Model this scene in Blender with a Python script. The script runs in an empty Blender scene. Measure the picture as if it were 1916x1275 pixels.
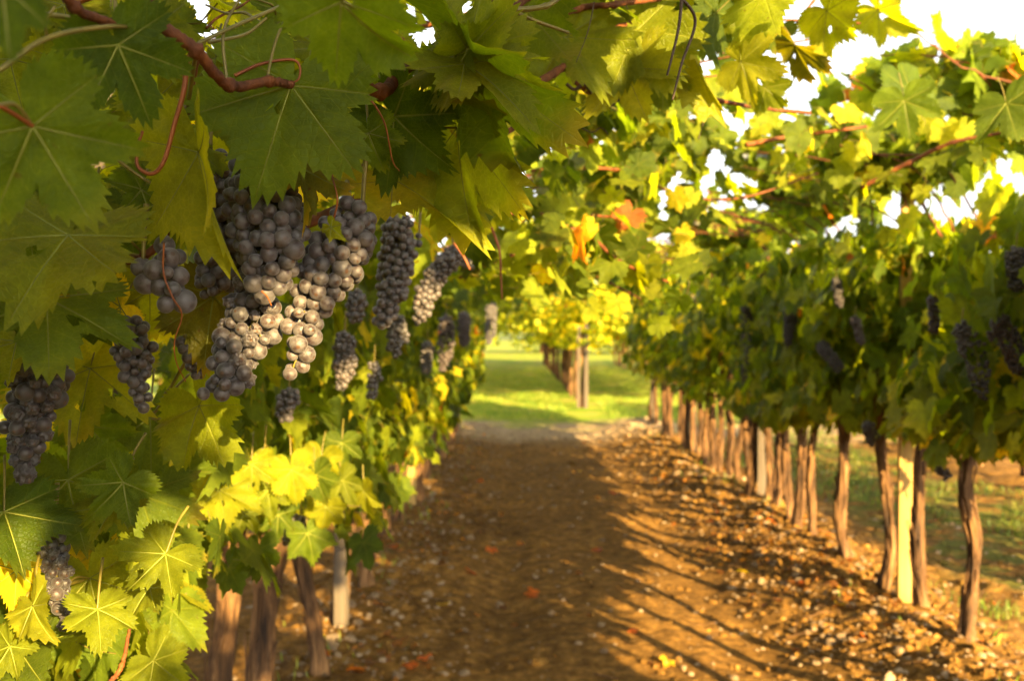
import bpy, math, random
import numpy as np
from mathutils import Vector, Matrix, Euler
R = math.radians
rng = np.random.default_rng(7)
random.seed(7)

# ------------------------------------------------------------------ camera, sky, sun, exposure
sc = bpy.context.scene
CAM = Vector((0.0, 0.0, 1.5))
FPX = 1863.0                       # focal length in pixels of the 1916 px wide photograph
VX, VY = 965.0, 620.0              # vanishing point of the rows
cd = bpy.data.cameras.new("camera"); cam = bpy.data.objects.new("camera", cd)
sc.collection.objects.link(cam); sc.camera = cam
cd.lens = 35; cd.sensor_width = 36; cd.clip_start = 0.02; cd.clip_end = 2000
cam.location = CAM
cam.rotation_euler = (R(90 - 0.54), 0, R(0.2))
cd.dof.use_dof = True; cd.dof.focus_distance = 0.97; cd.dof.aperture_fstop = 7.4
cd.dof.aperture_blades = 0

SUN_AZ, SUN_EL = 28.0, 17.3        # light comes from behind the camera, to its right
world = bpy.data.worlds.new("World"); sc.world = world; world.use_nodes = True
wn = world.node_tree; wn.nodes.clear()
sky = wn.nodes.new('ShaderNodeTexSky'); sky.sky_type = 'NISHITA'; sky.sun_disc = False
sky.sun_elevation = R(SUN_EL); sky.sun_rotation = R(180 - SUN_AZ)
sky.air_density = 1.0; sky.dust_density = 2.0; sky.ozone_density = 1.0; sky.altitude = 100
hs = wn.nodes.new('ShaderNodeHueSaturation'); hs.inputs['Saturation'].default_value = 0.12
hs.inputs['Value'].default_value = 1.0
bg = wn.nodes.new('ShaderNodeBackground'); bg.inputs['Strength'].default_value = 0.066
wo = wn.nodes.new('ShaderNodeOutputWorld')
wn.links.new(sky.outputs[0], hs.inputs['Color']); wm = wn.nodes.new('ShaderNodeMix'); wm.data_type = 'RGBA'; wm.blend_type = 'MULTIPLY'; wm.inputs[0].default_value = 1
wm.inputs[7].default_value = (1.0, .98, .965, 1)
wn.links.new(hs.outputs[0], wm.inputs[6]); wn.links.new(wm.outputs[2], bg.inputs[0]); wn.links.new(bg.outputs[0], wo.inputs[0])

sd = bpy.data.lights.new("sun", 'SUN'); sd.energy = 5.0; sd.angle = R(0.5); sd.color = (1.0, 0.70, 0.29)
sun = bpy.data.objects.new("sun", sd); sc.collection.objects.link(sun)
SUNDIR = Vector((-math.sin(R(SUN_AZ)) * math.cos(R(SUN_EL)), math.cos(R(SUN_AZ)) * math.cos(R(SUN_EL)), -math.sin(R(SUN_EL))))
sun.rotation_euler = SUNDIR.to_track_quat('-Z', 'Y').to_euler()
sun.location = (6, -12, 8)
sc.view_settings.view_transform = 'Standard'; sc.view_settings.look = 'None'
sc.view_settings.exposure = 3.0; sc.view_settings.gamma = 1.0
sc.cycles.max_bounces = 8; sc.cycles.diffuse_bounces = 5; sc.cycles.transmission_bounces = 5
sc.cycles.use_denoising = True
try: sc.cycles.sample_clamp_indirect = 6
except Exception: pass

# ------------------------------------------------------------------ helpers
COL = sc.collection
def at(px, py, d):
    """world point seen at photograph pixel px, py and d metres in front of the camera"""
    return np.array([(px - VX) / FPX * d, d, CAM.z - (py - VY) / FPX * d])
def pix(P):
    P = np.asarray(P); y = np.maximum(P[..., 1], 1e-3)
    return VX + P[..., 0] / y * FPX, VY - (P[..., 2] - CAM.z) / y * FPX

def tag(o, label=None, cat=None, group=None, kind=None):
    if label: o['label'] = label
    if cat: o['category'] = cat
    if group: o['group'] = group
    if kind: o['kind'] = kind
    return o
def wloc(o):
    v = Vector((0, 0, 0))
    while o: v = v + o.location; o = o.parent
    return v
def empty(name, loc):
    o = bpy.data.objects.new(name, None); o.empty_display_size = 0.1; COL.objects.link(o); o.location = Vector(loc); return o

class Acc:
    def __init__(s): s.V = []; s.T = []; s.M = []; s.UV = []; s.C = []; s.n = 0
    def add(s, V, T, mat=0, uv=None, col=(1, 1, 1)):
        V = np.asarray(V, float); T = np.asarray(T, int)
        s.V.append(V); s.T.append(T + s.n); s.M.append(np.full(len(T), mat, int) if np.isscalar(mat) else mat)
        s.UV.append(np.zeros((len(V), 3)) if uv is None else uv)
        c = np.asarray(col, float)
        s.C.append(np.tile(c, (len(V), 1)) if c.ndim == 1 else c)
        s.n += len(V)
    def build(s, name, mats, parent=None, origin=None, smooth=True):
        me = bpy.data.meshes.new(name)
        if s.n:
            V = np.concatenate(s.V); T = np.concatenate(s.T); M = np.concatenate(s.M)
            UV = np.concatenate(s.UV); C = np.concatenate(s.C)
        else:
            V = np.zeros((0, 3)); T = np.zeros((0, 3), int); M = np.zeros(0, int); UV = V; C = V
        pw = wloc(parent) if parent else Vector((0, 0, 0))
        org = Vector(origin) if origin is not None else pw
        V = V - np.array(org)
        me.vertices.add(len(V)); me.vertices.foreach_set('co', V.ravel())
        me.loops.add(len(T) * 3); me.loops.foreach_set('vertex_index', T.ravel())
        me.polygons.add(len(T)); me.polygons.foreach_set('loop_start', np.arange(len(T)) * 3)
        me.polygons.foreach_set('loop_total', np.full(len(T), 3))
        me.polygons.foreach_set('material_index', M)
        me.polygons.foreach_set('use_smooth', np.full(len(T), smooth))
        a = me.attributes.new('leafuv', 'FLOAT_VECTOR', 'POINT'); a.data.foreach_set('vector', UV.ravel())
        a = me.attributes.new('tint', 'FLOAT_COLOR', 'POINT')
        a.data.foreach_set('color', np.concatenate([C, np.ones((len(C), 1))], 1).ravel())
        for m in (mats if isinstance(mats, (list, tuple)) else [mats]): me.materials.append(m)
        me.update(calc_edges=True); me.validate()
        o = bpy.data.objects.new(name, me); COL.objects.link(o)
        if parent: o.parent = parent
        o.location = org - pw
        return o

# value noise -------------------------------------------------------
_perm = np.random.default_rng(3).random((256, 256))
def vnoise(x, y):
    xi = np.floor(x).astype(int); yi = np.floor(y).astype(int); xf = x - xi; yf = y - yi
    u = xf * xf * (3 - 2 * xf); v = yf * yf * (3 - 2 * yf)
    p = lambda a, b: _perm[a % 256, b % 256]
    return (p(xi, yi) * (1 - u) + p(xi + 1, yi) * u) * (1 - v) + (p(xi, yi + 1) * (1 - u) + p(xi + 1, yi + 1) * u) * v
def fbm(x, y, o=4):
    s = 0; a = .5
    for k in range(o): s = s + a * (vnoise(x, y) - .5); x = x * 2.03 + 17.3; y = y * 2.03 + 5.1; a *= .5
    return s
def n3(P, f):
    return (vnoise(P[:, 0] * f + 3.1, P[:, 1] * f + P[:, 2] * f * .37) + vnoise(P[:, 1] * f + 9.7, P[:, 2] * f + 31.7) + vnoise(P[:, 2] * f + 4.2, P[:, 0] * f + 60.1)) / 3

def spline(pts, n):
    """catmull-rom through pts, n samples"""
    P = np.asarray(pts, float)
    if len(P) == 2: return P[0] + (P[1] - P[0]) * np.linspace(0, 1, n)[:, None]
    Q = np.vstack([2 * P[0] - P[1], P, 2 * P[-1] - P[-2]])
    t = np.linspace(0, len(P) - 1 - 1e-9, n); i = t.astype(int); f = (t - i)[:, None]
    a, b, c, d = Q[i], Q[i + 1], Q[i + 2], Q[i + 3]
    return .5 * (2 * b + (c - a) * f + (2 * a - 5 * b + 4 * c - d) * f ** 2 + (3 * b - a - 3 * c + d) * f ** 3)

def tube(P, rad, k=8, cap=True, ridge=None):
    P = np.asarray(P, float); n = len(P); rad = np.broadcast_to(rad, (n,))
    Tn = np.gradient(P, axis=0); Tn /= np.linalg.norm(Tn, axis=1)[:, None] + 1e-12
    ref = np.array([0, 0, 1.]) if abs(Tn[0][2]) < .8 else np.array([1., 0, 0])
    A = np.zeros((n, 3)); a = ref - Tn[0] * ref.dot(Tn[0]); a /= np.linalg.norm(a)
    for i in range(n):
        a = a - Tn[i] * a.dot(Tn[i]); a /= np.linalg.norm(a) + 1e-12; A[i] = a
    B = np.cross(Tn, A)
    th = np.linspace(0, 2 * math.pi, k, endpoint=False)
    rr = rad[:, None] * (np.ones((n, k)) if ridge is None else ridge(np.linspace(0, 1, n)[:, None], th[None, :]))
    V = P[:, None] + rr[..., None] * (np.cos(th)[None, :, None] * A[:, None] + np.sin(th)[None, :, None] * B[:, None])
    V = V.reshape(-1, 3)
    i = np.arange(n - 1)[:, None] * k; j = np.arange(k)[None]; j2 = (j + 1) % k
    a_, b_, c_, d_ = (i + j).ravel(), (i + j2).ravel(), (i + k + j2).ravel(), (i + k + j).ravel()
    T = np.concatenate([np.stack([a_, b_, c_], 1), np.stack([a_, c_, d_], 1)])
    if cap:
        V = np.vstack([V, P[0], P[-1]]); s, e = n * k, n * k + 1; jj = np.arange(k); kk = (jj + 1) % k
        T = np.vstack([T, np.stack([np.full(k, s), kk, jj], 1), np.stack([np.full(k, e), (n - 1) * k + jj, (n - 1) * k + kk], 1)])
    return V, T

def box(c, s):
    c = np.array(c, float); s = np.array(s, float) / 2
    V = np.array([[x, y, z] for x in (-1, 1) for y in (-1, 1) for z in (-1, 1)]) * s + c
    T = np.array([[0, 1, 3], [0, 3, 2], [4, 6, 7], [4, 7, 5], [0, 4, 5], [0, 5, 1], [2, 3, 7], [2, 7, 6], [0, 2, 6], [0, 6, 4], [1, 5, 7], [1, 7, 3]])
    return V, T

# ------------------------------------------------------------------ materials
def newmat(name):
    m = bpy.data.materials.new(name); m.use_nodes = True; nt = m.node_tree; nt.nodes.clear()
    return m, nt, nt.nodes.new, nt.links.new
def mth(nt, op, a, b=None, c=None, clamp=False):
    n = nt.nodes.new('ShaderNodeMath'); n.operation = op; n.use_clamp = clamp
    for k, v in enumerate((a, b, c)):
        if v is None: continue
        if isinstance(v, (int, float)): n.inputs[k].default_value = v
        else: nt.links.new(v, n.inputs[k])
    return n.outputs[0]
def mixc(nt, f, a, b, mode='MIX'):
    n = nt.nodes.new('ShaderNodeMix'); n.data_type = 'RGBA'; n.blend_type = mode
    for s, v in ((n.inputs[0], f), (n.inputs[6], a), (n.inputs[7], b)):
        if isinstance(v, (int, float)): s.default_value = v
        elif isinstance(v, tuple): s.default_value = (*v, 1)
        else: nt.links.new(v, s)
    return n.outputs[2]
def noise(nt, scale, detail=4, vec=None, rough=.55):
    n = nt.nodes.new('ShaderNodeTexNoise'); n.inputs['Scale'].default_value = scale; n.inputs['Detail'].default_value = detail
    n.inputs['Roughness'].default_value = rough
    if vec is not None: nt.links.new(vec, n.inputs['Vector'])
    return n.outputs[0]
def ramp(nt, f, stops):
    n = nt.nodes.new('ShaderNodeValToRGB'); el = n.color_ramp.elements
    while len(el) < len(stops): el.new(.5)
    for e, (p, c) in zip(el, stops): e.position = p; e.color = (*c, 1)
    nt.links.new(f, n.inputs[0]); return n.outputs[0]
def maprange(nt, f, a, b, c=0., d=1.):
    n = nt.nodes.new('ShaderNodeMapRange'); nt.links.new(f, n.inputs[0])
    for k, v in zip((1, 2, 3, 4), (a, b, c, d)): n.inputs[k].default_value = v
    return n.outputs[0]

def leaf_material(name, veins=True, trans=.55):
    m, nt, N, L = newmat(name)
    tint = N('ShaderNodeAttribute'); tint.attribute_name = 'tint'
    uv = N('ShaderNodeAttribute'); uv.attribute_name = 'leafuv'
    sp = N('ShaderNodeSeparateXYZ'); L(uv.outputs['Vector'], sp.inputs[0])
    x, y, rnd = sp.outputs[0], sp.outputs[1], sp.outputs[2]
    ax = mth(nt, 'ABSOLUTE', x)
    vmask = None
    if veins:
        def vein(a, w, side):
            ca, sa = math.cos(a), math.sin(a)
            s = mth(nt, 'ADD', mth(nt, 'MULTIPLY', ax, sa), mth(nt, 'MULTIPLY', y, ca))
            t = mth(nt, 'SUBTRACT', mth(nt, 'MULTIPLY', ax, ca), mth(nt, 'MULTIPLY', y, sa))
            at_ = mth(nt, 'ABSOLUTE', t)
            wid = mth(nt, 'MULTIPLY', mth(nt, 'SUBTRACT', 1.15, s, clamp=False), w)
            mk = mth(nt, 'SUBTRACT', 1.0, mth(nt, 'DIVIDE', at_, mth(nt, 'MAXIMUM', wid, .002)), clamp=True)
            mk = mth(nt, 'MULTIPLY', mk, mth(nt, 'GREATER_THAN', s, 0.0))
            fr = mth(nt, 'FRACT', mth(nt, 'MULTIPLY', mth(nt, 'SUBTRACT', s, mth(nt, 'MULTIPLY', at_, .85)), side))
            d = mth(nt, 'ABSOLUTE', mth(nt, 'SUBTRACT', fr, .5))
            sec = mth(nt, 'SUBTRACT', 1.0, mth(nt, 'DIVIDE', d, .05), clamp=True)
            dom = mth(nt, 'LESS_THAN', at_, mth(nt, 'MULTIPLY', s, .46))
            sec = mth(nt, 'MULTIPLY', mth(nt, 'MULTIPLY', sec, dom), .55)
            return mth(nt, 'MAXIMUM', mk, sec)
        vmask = mth(nt, 'MAXIMUM', mth(nt, 'MAXIMUM', vein(0, .026, 6.5), vein(R(50), .024, 6.5)), vein(R(104), .022, 6.5))
    cmb = N('ShaderNodeCombineXYZ'); L(x, cmb.inputs[0]); L(y, cmb.inputs[1]); L(mth(nt, 'MULTIPLY', rnd, 37.0), cmb.inputs[2])
    n1 = noise(nt, 2.2, 5, cmb.outputs[0], .65)
    n2 = noise(nt, 26, 3, cmb.outputs[0])
    base = tint.outputs['Color']
    base = mixc(nt, 1.0, base, ramp(nt, n1, [(.3, (.62, .66, .6)), (.7, (1.35, 1.3, 1.2))]), 'MULTIPLY')
    base = mixc(nt, maprange(nt, n2, .45, .75, 0, .35), base, mixc(nt, 1.0, base, (1.5, 1.35, 1.0), 'MULTIPLY'))
    vo = N('ShaderNodeTexVoronoi'); vo.feature = 'DISTANCE_TO_EDGE'; vo.inputs['Scale'].default_value = 17; L(cmb.outputs[0], vo.inputs['Vector'])
    net = maprange(nt, vo.outputs['Distance'], .0, .09, 1, 0)
    if veins: base = mixc(nt, mth(nt, 'MULTIPLY', net, .30), base, mixc(nt, 1.0, base, (2.0, 1.8, 1.6), 'MULTIPLY'))
    # scorched yellow-brown margins and brown spots, on some leaves more than others
    rr = mth(nt, 'SQRT', mth(nt, 'ADD', mth(nt, 'MULTIPLY', x, x), mth(nt, 'MULTIPLY', y, y)))
    edge = maprange(nt, mth(nt, 'ADD', rr, mth(nt, 'MULTIPLY', n1, .5)), .98, 1.25)
    edge = mth(nt, 'MULTIPLY', edge, maprange(nt, rnd, .45, 1.0, 0, .8))
    base = mixc(nt, edge, base, (.33, .22, .02))
    n4 = noise(nt, 5.5, 2, cmb.outputs[0])
    spot = mth(nt, 'MULTIPLY', maprange(nt, n4, .70, .74), maprange(nt, rnd, .3, .9, 0.1, 1))
    base = mixc(nt, spot, base, (.09, .045, .012))
    if veins: base = mixc(nt, mth(nt, 'MULTIPLY', vmask, .40), base, mixc(nt, 1.0, mixc(nt, .35, base, (.32, .33, .05)), (1.5, 1.45, 1.3), 'MULTIPLY'))
    geo = N('ShaderNodeNewGeometry')
    under = mixc(nt, .12, base, (.12, .14, .03))
    surf = mixc(nt, mth(nt, 'MULTIPLY', geo.outputs['Backfacing'], .8), base, under)
    pr = N('ShaderNodeBsdfPrincipled'); L(surf, pr.inputs['Base Color']); pr.inputs['Roughness'].default_value = .52
    pr.inputs['Specular IOR Level'].default_value = .2
    tr = N('ShaderNodeBsdfTranslucent')
    tc_ = mixc(nt, 1.0, base, (2.8, 2.55, .4), 'MULTIPLY')
    if veins: tc_ = mixc(nt, mth(nt, 'MAXIMUM', mth(nt, 'MULTIPLY', vmask, .6), mth(nt, 'MULTIPLY', net, .22)), tc_, mixc(nt, 1.0, tc_, (.45, .42, .5), 'MULTIPLY'))
    L(tc_, tr.inputs['Color'])
    bu = N('ShaderNodeBump'); bu.inputs['Strength'].default_value = .6; bu.inputs['Distance'].default_value = .002
    h = mth(nt, 'ADD', n2, mth(nt, 'ADD', mth(nt, 'MULTIPLY', vmask, -1.2), mth(nt, 'MULTIPLY', net, -.7)) if veins else 0.0)
    L(h, bu.inputs['Height']); L(bu.outputs[0], pr.inputs['Normal'])
    mx = N('ShaderNodeMixShader'); mx.inputs[0].default_value = trans
    L(pr.outputs[0], mx.inputs[1]); L(tr.outputs[0], mx.inputs[2])
    out = N('ShaderNodeOutputMaterial'); L(mx.outputs[0], out.inputs[0])
    return m
M_leaf = leaf_material('vine_leaf')
M_leaf_far = leaf_material('vine_leaf_distant', veins=False)

def simple(name, stops, scale=8, rough=.8, bump=0, coord='Object', stretch=(1, 1, 1), detail=6, bscale=None, spec=.3, dist=.01):
    m, nt, N, L = newmat(name)
    tc = N('ShaderNodeTexCoord'); mp = N('ShaderNodeMapping'); mp.inputs['Scale'].default_value = stretch
    L(tc.outputs[coord], mp.inputs[0])
    f = noise(nt, scale, detail, mp.outputs[0], .62)
    pr = N('ShaderNodeBsdfPrincipled'); pr.inputs['Roughness'].default_value = rough; pr.inputs['Specular IOR Level'].default_value = spec
    L(ramp(nt, f, stops), pr.inputs['Base Color'])
    if bump:
        bu = N('ShaderNodeBump'); bu.inputs['Strength'].default_value = bump; bu.inputs['Distance'].default_value = dist
        L(noise(nt, bscale or scale * 2, 6, mp.outputs[0], .65), bu.inputs['Height']); L(bu.outputs[0], pr.inputs['Normal'])
    out = N('ShaderNodeOutputMaterial'); L(pr.outputs[0], out.inputs[0])
    return m
M_bark = simple('bark', [(.34, (.014, .007, .003)), (.5, (.085, .042, .015)), (.66, (.22, .115, .042))], 22, .9, 1.0, stretch=(1, 1, .13), bscale=30, dist=.012)
M_cane = simple('cane', [(.3, (.045, .014, .005)), (.55, (.12, .036, .008)), (.75, (.24, .085, .015))], 60, .65, .9, stretch=(1, 1, .6), spec=.25, dist=.003)
M_green = simple('green_stalk', [(.3, (.085, .075, .010)), (.7, (.20, .15, .022))], 25, .45, spec=.4)
M_tendril = simple('tendril', [(.3, (.12, .028, .008)), (.7, (.30, .09, .015))], 25, .5)
M_dark = simple('dry_tendril', [(.3, (.03, .018, .012)), (.7, (.08, .05, .03))], 25, .7)
M_wood = simple('post_wood', [(.3, (.22, .13, .035)), (.7, (.42, .27, .08))], 20, .85, .5, stretch=(1, 1, .08), dist=.004)
M_greywood = simple('grey_post', [(.3, (.055, .042, .029)), (.7, (.115, .09, .062))], 20, .85, .5, stretch=(1, 1, .08), dist=.004)
M_metal = simple('grey_pipe', [(.3, (.20, .21, .22)), (.7, (.32, .33, .34))], 6, .5)
M_wire = simple('wire', [(.3, (.08, .075, .07)), (.7, (.16, .15, .14))], 6, .45)
M_stone = simple('stones', [(.25, (.09, .055, .028)), (.5, (.17, .115, .062)), (.8, (.36, .27, .17))], 3.5, .9, .3, detail=3)

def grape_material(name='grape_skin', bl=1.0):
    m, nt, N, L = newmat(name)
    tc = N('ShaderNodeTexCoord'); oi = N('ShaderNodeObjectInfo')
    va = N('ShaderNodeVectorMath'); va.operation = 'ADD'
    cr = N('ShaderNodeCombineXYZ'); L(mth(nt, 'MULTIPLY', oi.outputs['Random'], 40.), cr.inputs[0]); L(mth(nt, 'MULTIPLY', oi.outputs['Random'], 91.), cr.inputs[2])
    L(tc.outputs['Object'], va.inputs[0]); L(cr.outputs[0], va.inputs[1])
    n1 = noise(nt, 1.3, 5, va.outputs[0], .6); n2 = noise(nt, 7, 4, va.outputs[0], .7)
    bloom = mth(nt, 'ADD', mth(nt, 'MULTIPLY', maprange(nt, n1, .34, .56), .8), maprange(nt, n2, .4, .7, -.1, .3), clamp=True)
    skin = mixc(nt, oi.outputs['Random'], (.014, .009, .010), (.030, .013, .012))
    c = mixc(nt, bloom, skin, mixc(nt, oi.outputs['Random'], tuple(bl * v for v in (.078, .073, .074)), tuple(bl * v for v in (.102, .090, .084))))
    sp = N('ShaderNodeSeparateXYZ'); L(tc.outputs['Object'], sp.inputs[0])
    at_ = N('ShaderNodeAttribute'); at_.attribute_name = 'leafuv'
    s2 = N('ShaderNodeSeparateXYZ'); L(at_.outputs['Vector'], s2.inputs[0])
    c = mixc(nt, maprange(nt, s2.outputs[2], -.965, -.985), c, (.06, .03, .015))
    pr = N('ShaderNodeBsdfPrincipled'); L(c, pr.inputs['Base Color'])
    L(mth(nt, 'ADD', mth(nt, 'MULTIPLY', bloom, .28), .30), pr.inputs['Roughness'])
    pr.inputs['Specular IOR Level'].default_value = .42
    pr.inputs['Sheen Weight'].default_value = .12; pr.inputs['Sheen Roughness'].default_value = .5
    bu = N('ShaderNodeBump'); bu.inputs['Strength'].default_value = .12; bu.inputs['Distance'].default_value = .05
    L(n2, bu.inputs['Height']); L(bu.outputs[0], pr.inputs['Normal'])
    out = N('ShaderNodeOutputMaterial'); L(pr.outputs[0], out.inputs[0])
    return m
M_grape = grape_material(); M_grape_shade = grape_material('shade_tinted_grape_skin', .3)  # second skin has the shade of the hedge painted in as darker bloom

def soil_material():
    m, nt, N, L = newmat('soil')
    tc = N('ShaderNodeTexCoord'); P = tc.outputs['Object']
    a = noise(nt, 1.1, 6, P, .6); b = noise(nt, 14, 6, P, .7); c = noise(nt, 60, 3, P, .6)
    col = ramp(nt, b, [(.28, (.042, .021, .0045)), (.5, (.132, .070, .016)), (.72, (.30, .165, .040))])
    col = mixc(nt, 1.0, col, ramp(nt, a, [(.3, (.65, .62, .58)), (.7, (1.3, 1.25, 1.15))]), 'MULTIPLY')
    col = mixc(nt, maprange(nt, c, .62, .70, 0, .6), col, (.24, .165, .09))
    sp = N('ShaderNodeSeparateXYZ'); L(P, sp.inputs[0])
    # weedy green strip in the next aisle, pale stony end of the aisle
    g = mth(nt, 'MULTIPLY', maprange(nt, sp.outputs[0], 2.5, 2.95), maprange(nt, sp.outputs[0], 4.6, 4.1))
    g = mth(nt, 'MULTIPLY', g, maprange(nt, noise(nt, 3, 4, P), .42, .55))
    col = mixc(nt, mth(nt, 'MULTIPLY', g, .8), col, (.07, .085, .015))
    far = maprange(nt, mth(nt, 'ADD', sp.outputs[1], mth(nt, 'MULTIPLY', a, 2.5)), 14.2, 15.6)
    col = mixc(nt, far, col, mixc(nt, maprange(nt, b, .4, .62), (.22, .15, .085), (.36, .27, .16)))
    gr = maprange(nt, mth(nt, 'ADD', sp.outputs[1], mth(nt, 'MULTIPLY', a, 6.0)), 18.2, 19.6)
    col = mixc(nt, gr, col, mixc(nt, b, (.12, .17, .015), (.24, .24, .05)))
    pr = N('ShaderNodeBsdfPrincipled'); L(col, pr.inputs['Base Color']); pr.inputs['Roughness'].default_value = .95
    pr.inputs['Specular IOR Level'].default_value = .1
    bu = N('ShaderNodeBump'); bu.inputs['Strength'].default_value = .8; bu.inputs['Distance'].default_value = .02
    L(mth(nt, 'ADD', b, mth(nt, 'MULTIPLY', c, .5)), bu.inputs['Height']); L(bu.outputs[0], pr.inputs['Normal'])
    out = N('ShaderNodeOutputMaterial'); L(pr.outputs[0], out.inputs[0]); return m
M_soil = soil_material()
M_turf = simple('turf', [(.32, (.07, .12, .010)), (.45, (.14, .21, .014)), (.56, (.24, .25, .03)), (.68, (.26, .19, .08))], 1.3, .95, .6, bscale=20, dist=.03, spec=.1)
def blade_material():
    m, nt, N, L = newmat('grass_blades')
    t = N('ShaderNodeAttribute'); t.attribute_name = 'tint'
    pr = N('ShaderNodeBsdfPrincipled'); L(t.outputs['Color'], pr.inputs['Base Color']); pr.inputs['Roughness'].default_value = .6
    tr = N('ShaderNodeBsdfTranslucent'); L(mixc(nt, 1., t.outputs['Color'], (1.6, 1.6, .8), 'MULTIPLY'), tr.inputs[0])
    mx = N('ShaderNodeMixShader'); mx.inputs[0].default_value = .4; L(pr.outputs[0], mx.inputs[1]); L(tr.outputs[0], mx.inputs[2])
    out = N('ShaderNodeOutputMaterial'); L(mx.outputs[0], out.inputs[0]); return m
M_blade = blade_material()
M_hill = simple('hill_cover', [(.3, (.03, .05, .012)), (.7, (.10, .13, .03))], .15, .95)

# ------------------------------------------------------------------ leaf shape
_th = np.array([0, 9, 18, 28, 38, 51, 62, 74, 84, 98, 110, 124, 140, 154, 166, 174, 180.])
_rr = np.array([1.0, .88, .76, .60, .76, .90, .78, .64, .52, .64, .70, .64, .60, .52, .38, .18, .03])
def leaf_template(teeth, rings, seed, tooth=.09, lobe=1.0):
    g = np.random.default_rng(seed)
    base = _rr.copy()
    base[[3, 8]] *= g.uniform(.75, 1.25, 2); base[[5, 10]] *= g.uniform(.92, 1.1, 2)
    pts = []
    sides = []
    for side in (1, -1):
        ang = []; rad = []
        n = teeth * 2
        for i in range(n + 1):
            th = 178 * min(max((i + (g.uniform(-.32, .32) if 0 < i < n else 0)) / n, 0), 1)
            r = np.interp(th, _th, base)
            if side < 0: r *= 1 + .05 * math.sin(th * .05 + seed)
            if tooth > 0:
                if i % 2 == 0: r *= 1 + tooth * g.uniform(.5, 1.1) * (.4 + .6 * min(1, (180 - th) / 50))
                else: r *= 1 - tooth * g.uniform(.4, .9)
                if i == 0: r = 1.05
            ang.append(R(th) * side); rad.append(r)
        sides.append((ang, rad))
    ang = sides[0][0] + sides[1][0][::-1][:-1]
    rad = sides[0][1] + sides[1][1][::-1][:-1]
    ang = np.array(ang); rad = np.array(rad); k = len(ang)
    V = [np.zeros((1, 3))]
    for q in range(1, rings + 1):
        f = (q / rings)
        rq = rad * f if q == rings else (np.convolve(np.r_[rad[-2:], rad, rad[:2]], np.ones(5) / 5, 'valid')) * f
        V.append(np.stack([np.sin(ang) * rq, np.cos(ang) * rq, np.zeros(k)], 1))
    V = np.vstack(V)
    T = []
    j = np.arange(k - 0); j2 = (j + 1) % k
    keep = np.ones(k, bool)
    T.append(np.stack([np.zeros(k, int), 1 + j2, 1 + j], 1)[keep])
    for q in range(rings - 1):
        a = 1 + q * k + j; b = 1 + q * k + j2; c = 1 + (q + 1) * k + j2; d = 1 + (q + 1) * k + j
        T.append(np.stack([a, b, c], 1)); T.append(np.stack([a, c, d], 1))
    T = np.vstack(T)
    return V, T
def bend_leaf(V, fold=.15, droop=.25, ripple=.07, seed=0, side=0.1, waves=5):
    g = np.random.default_rng(seed + 100)
    x, y = V[:, 0], V[:, 1]; r = np.hypot(x, y); th = np.arctan2(x, y)
    ph = g.uniform(0, 6.28)
    z = fold * np.abs(x) ** 1.2 - droop * np.sign(y) * y * y * .5 - droop * .25 * x * x + ripple * r * r * np.sin(waves * th + ph) + side * x * y
    z += .5 * ripple * r ** 2 * np.sin(11 * th + ph * 2)
    # pillowed between the main veins
    for a in (0, 50, 104):
        z -= .05 * np.exp(-((np.abs(th) - R(a)) / .16) ** 2) * np.minimum(r, .6)
    W = V.copy(); W[:, 2] = z
    return W
def make_lod(teeth, rings, nvar, tooth):
    out = []
    for s in range(nvar):
        g = np.random.default_rng(s + 50)
        V, T = leaf_template(teeth, rings, s, tooth)
        W = bend_leaf(V, g.uniform(-.1, .4), g.uniform(0., .7), g.uniform(.05, .15), s, g.uniform(-.2, .2), g.integers(3, 7))
        out.append((W, T, V[:, :2]))
    return out
LOD = {0: make_lod(20, 3, 8, .10), 1: make_lod(11, 2, 8, .10), 2: make_lod(6, 1, 6, .05)}

GREENS = np.array([(.050, .072, .004), (.078, .105, .005), (.11, .14, .006), (.16, .18, .007), (.055, .083, .006)])
YELLOWS = np.array([(.26, .27, .015), (.38, .32, .015), (.20, .24, .015)])
ORANGES = np.array([(.35, .13, .02), (.22, .07, .02)])
def pick_tints(n, yel=.08, ora=.008, bright=1.0, green=0.0):
    c = GREENS[rng.integers(0, len(GREENS), n)] * rng.uniform(.8, 1.2, (n, 1))
    c = c * np.array([1 - .22 * green, 1 + .06 * green, 1 + .8 * green])
    u = rng.random(n)
    y = u < yel; c[y] = YELLOWS[rng.integers(0, 3, y.sum())]
    o = u > 1 - ora; c[o] = ORANGES[rng.integers(0, 2, o.sum())]
    return c * bright

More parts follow.
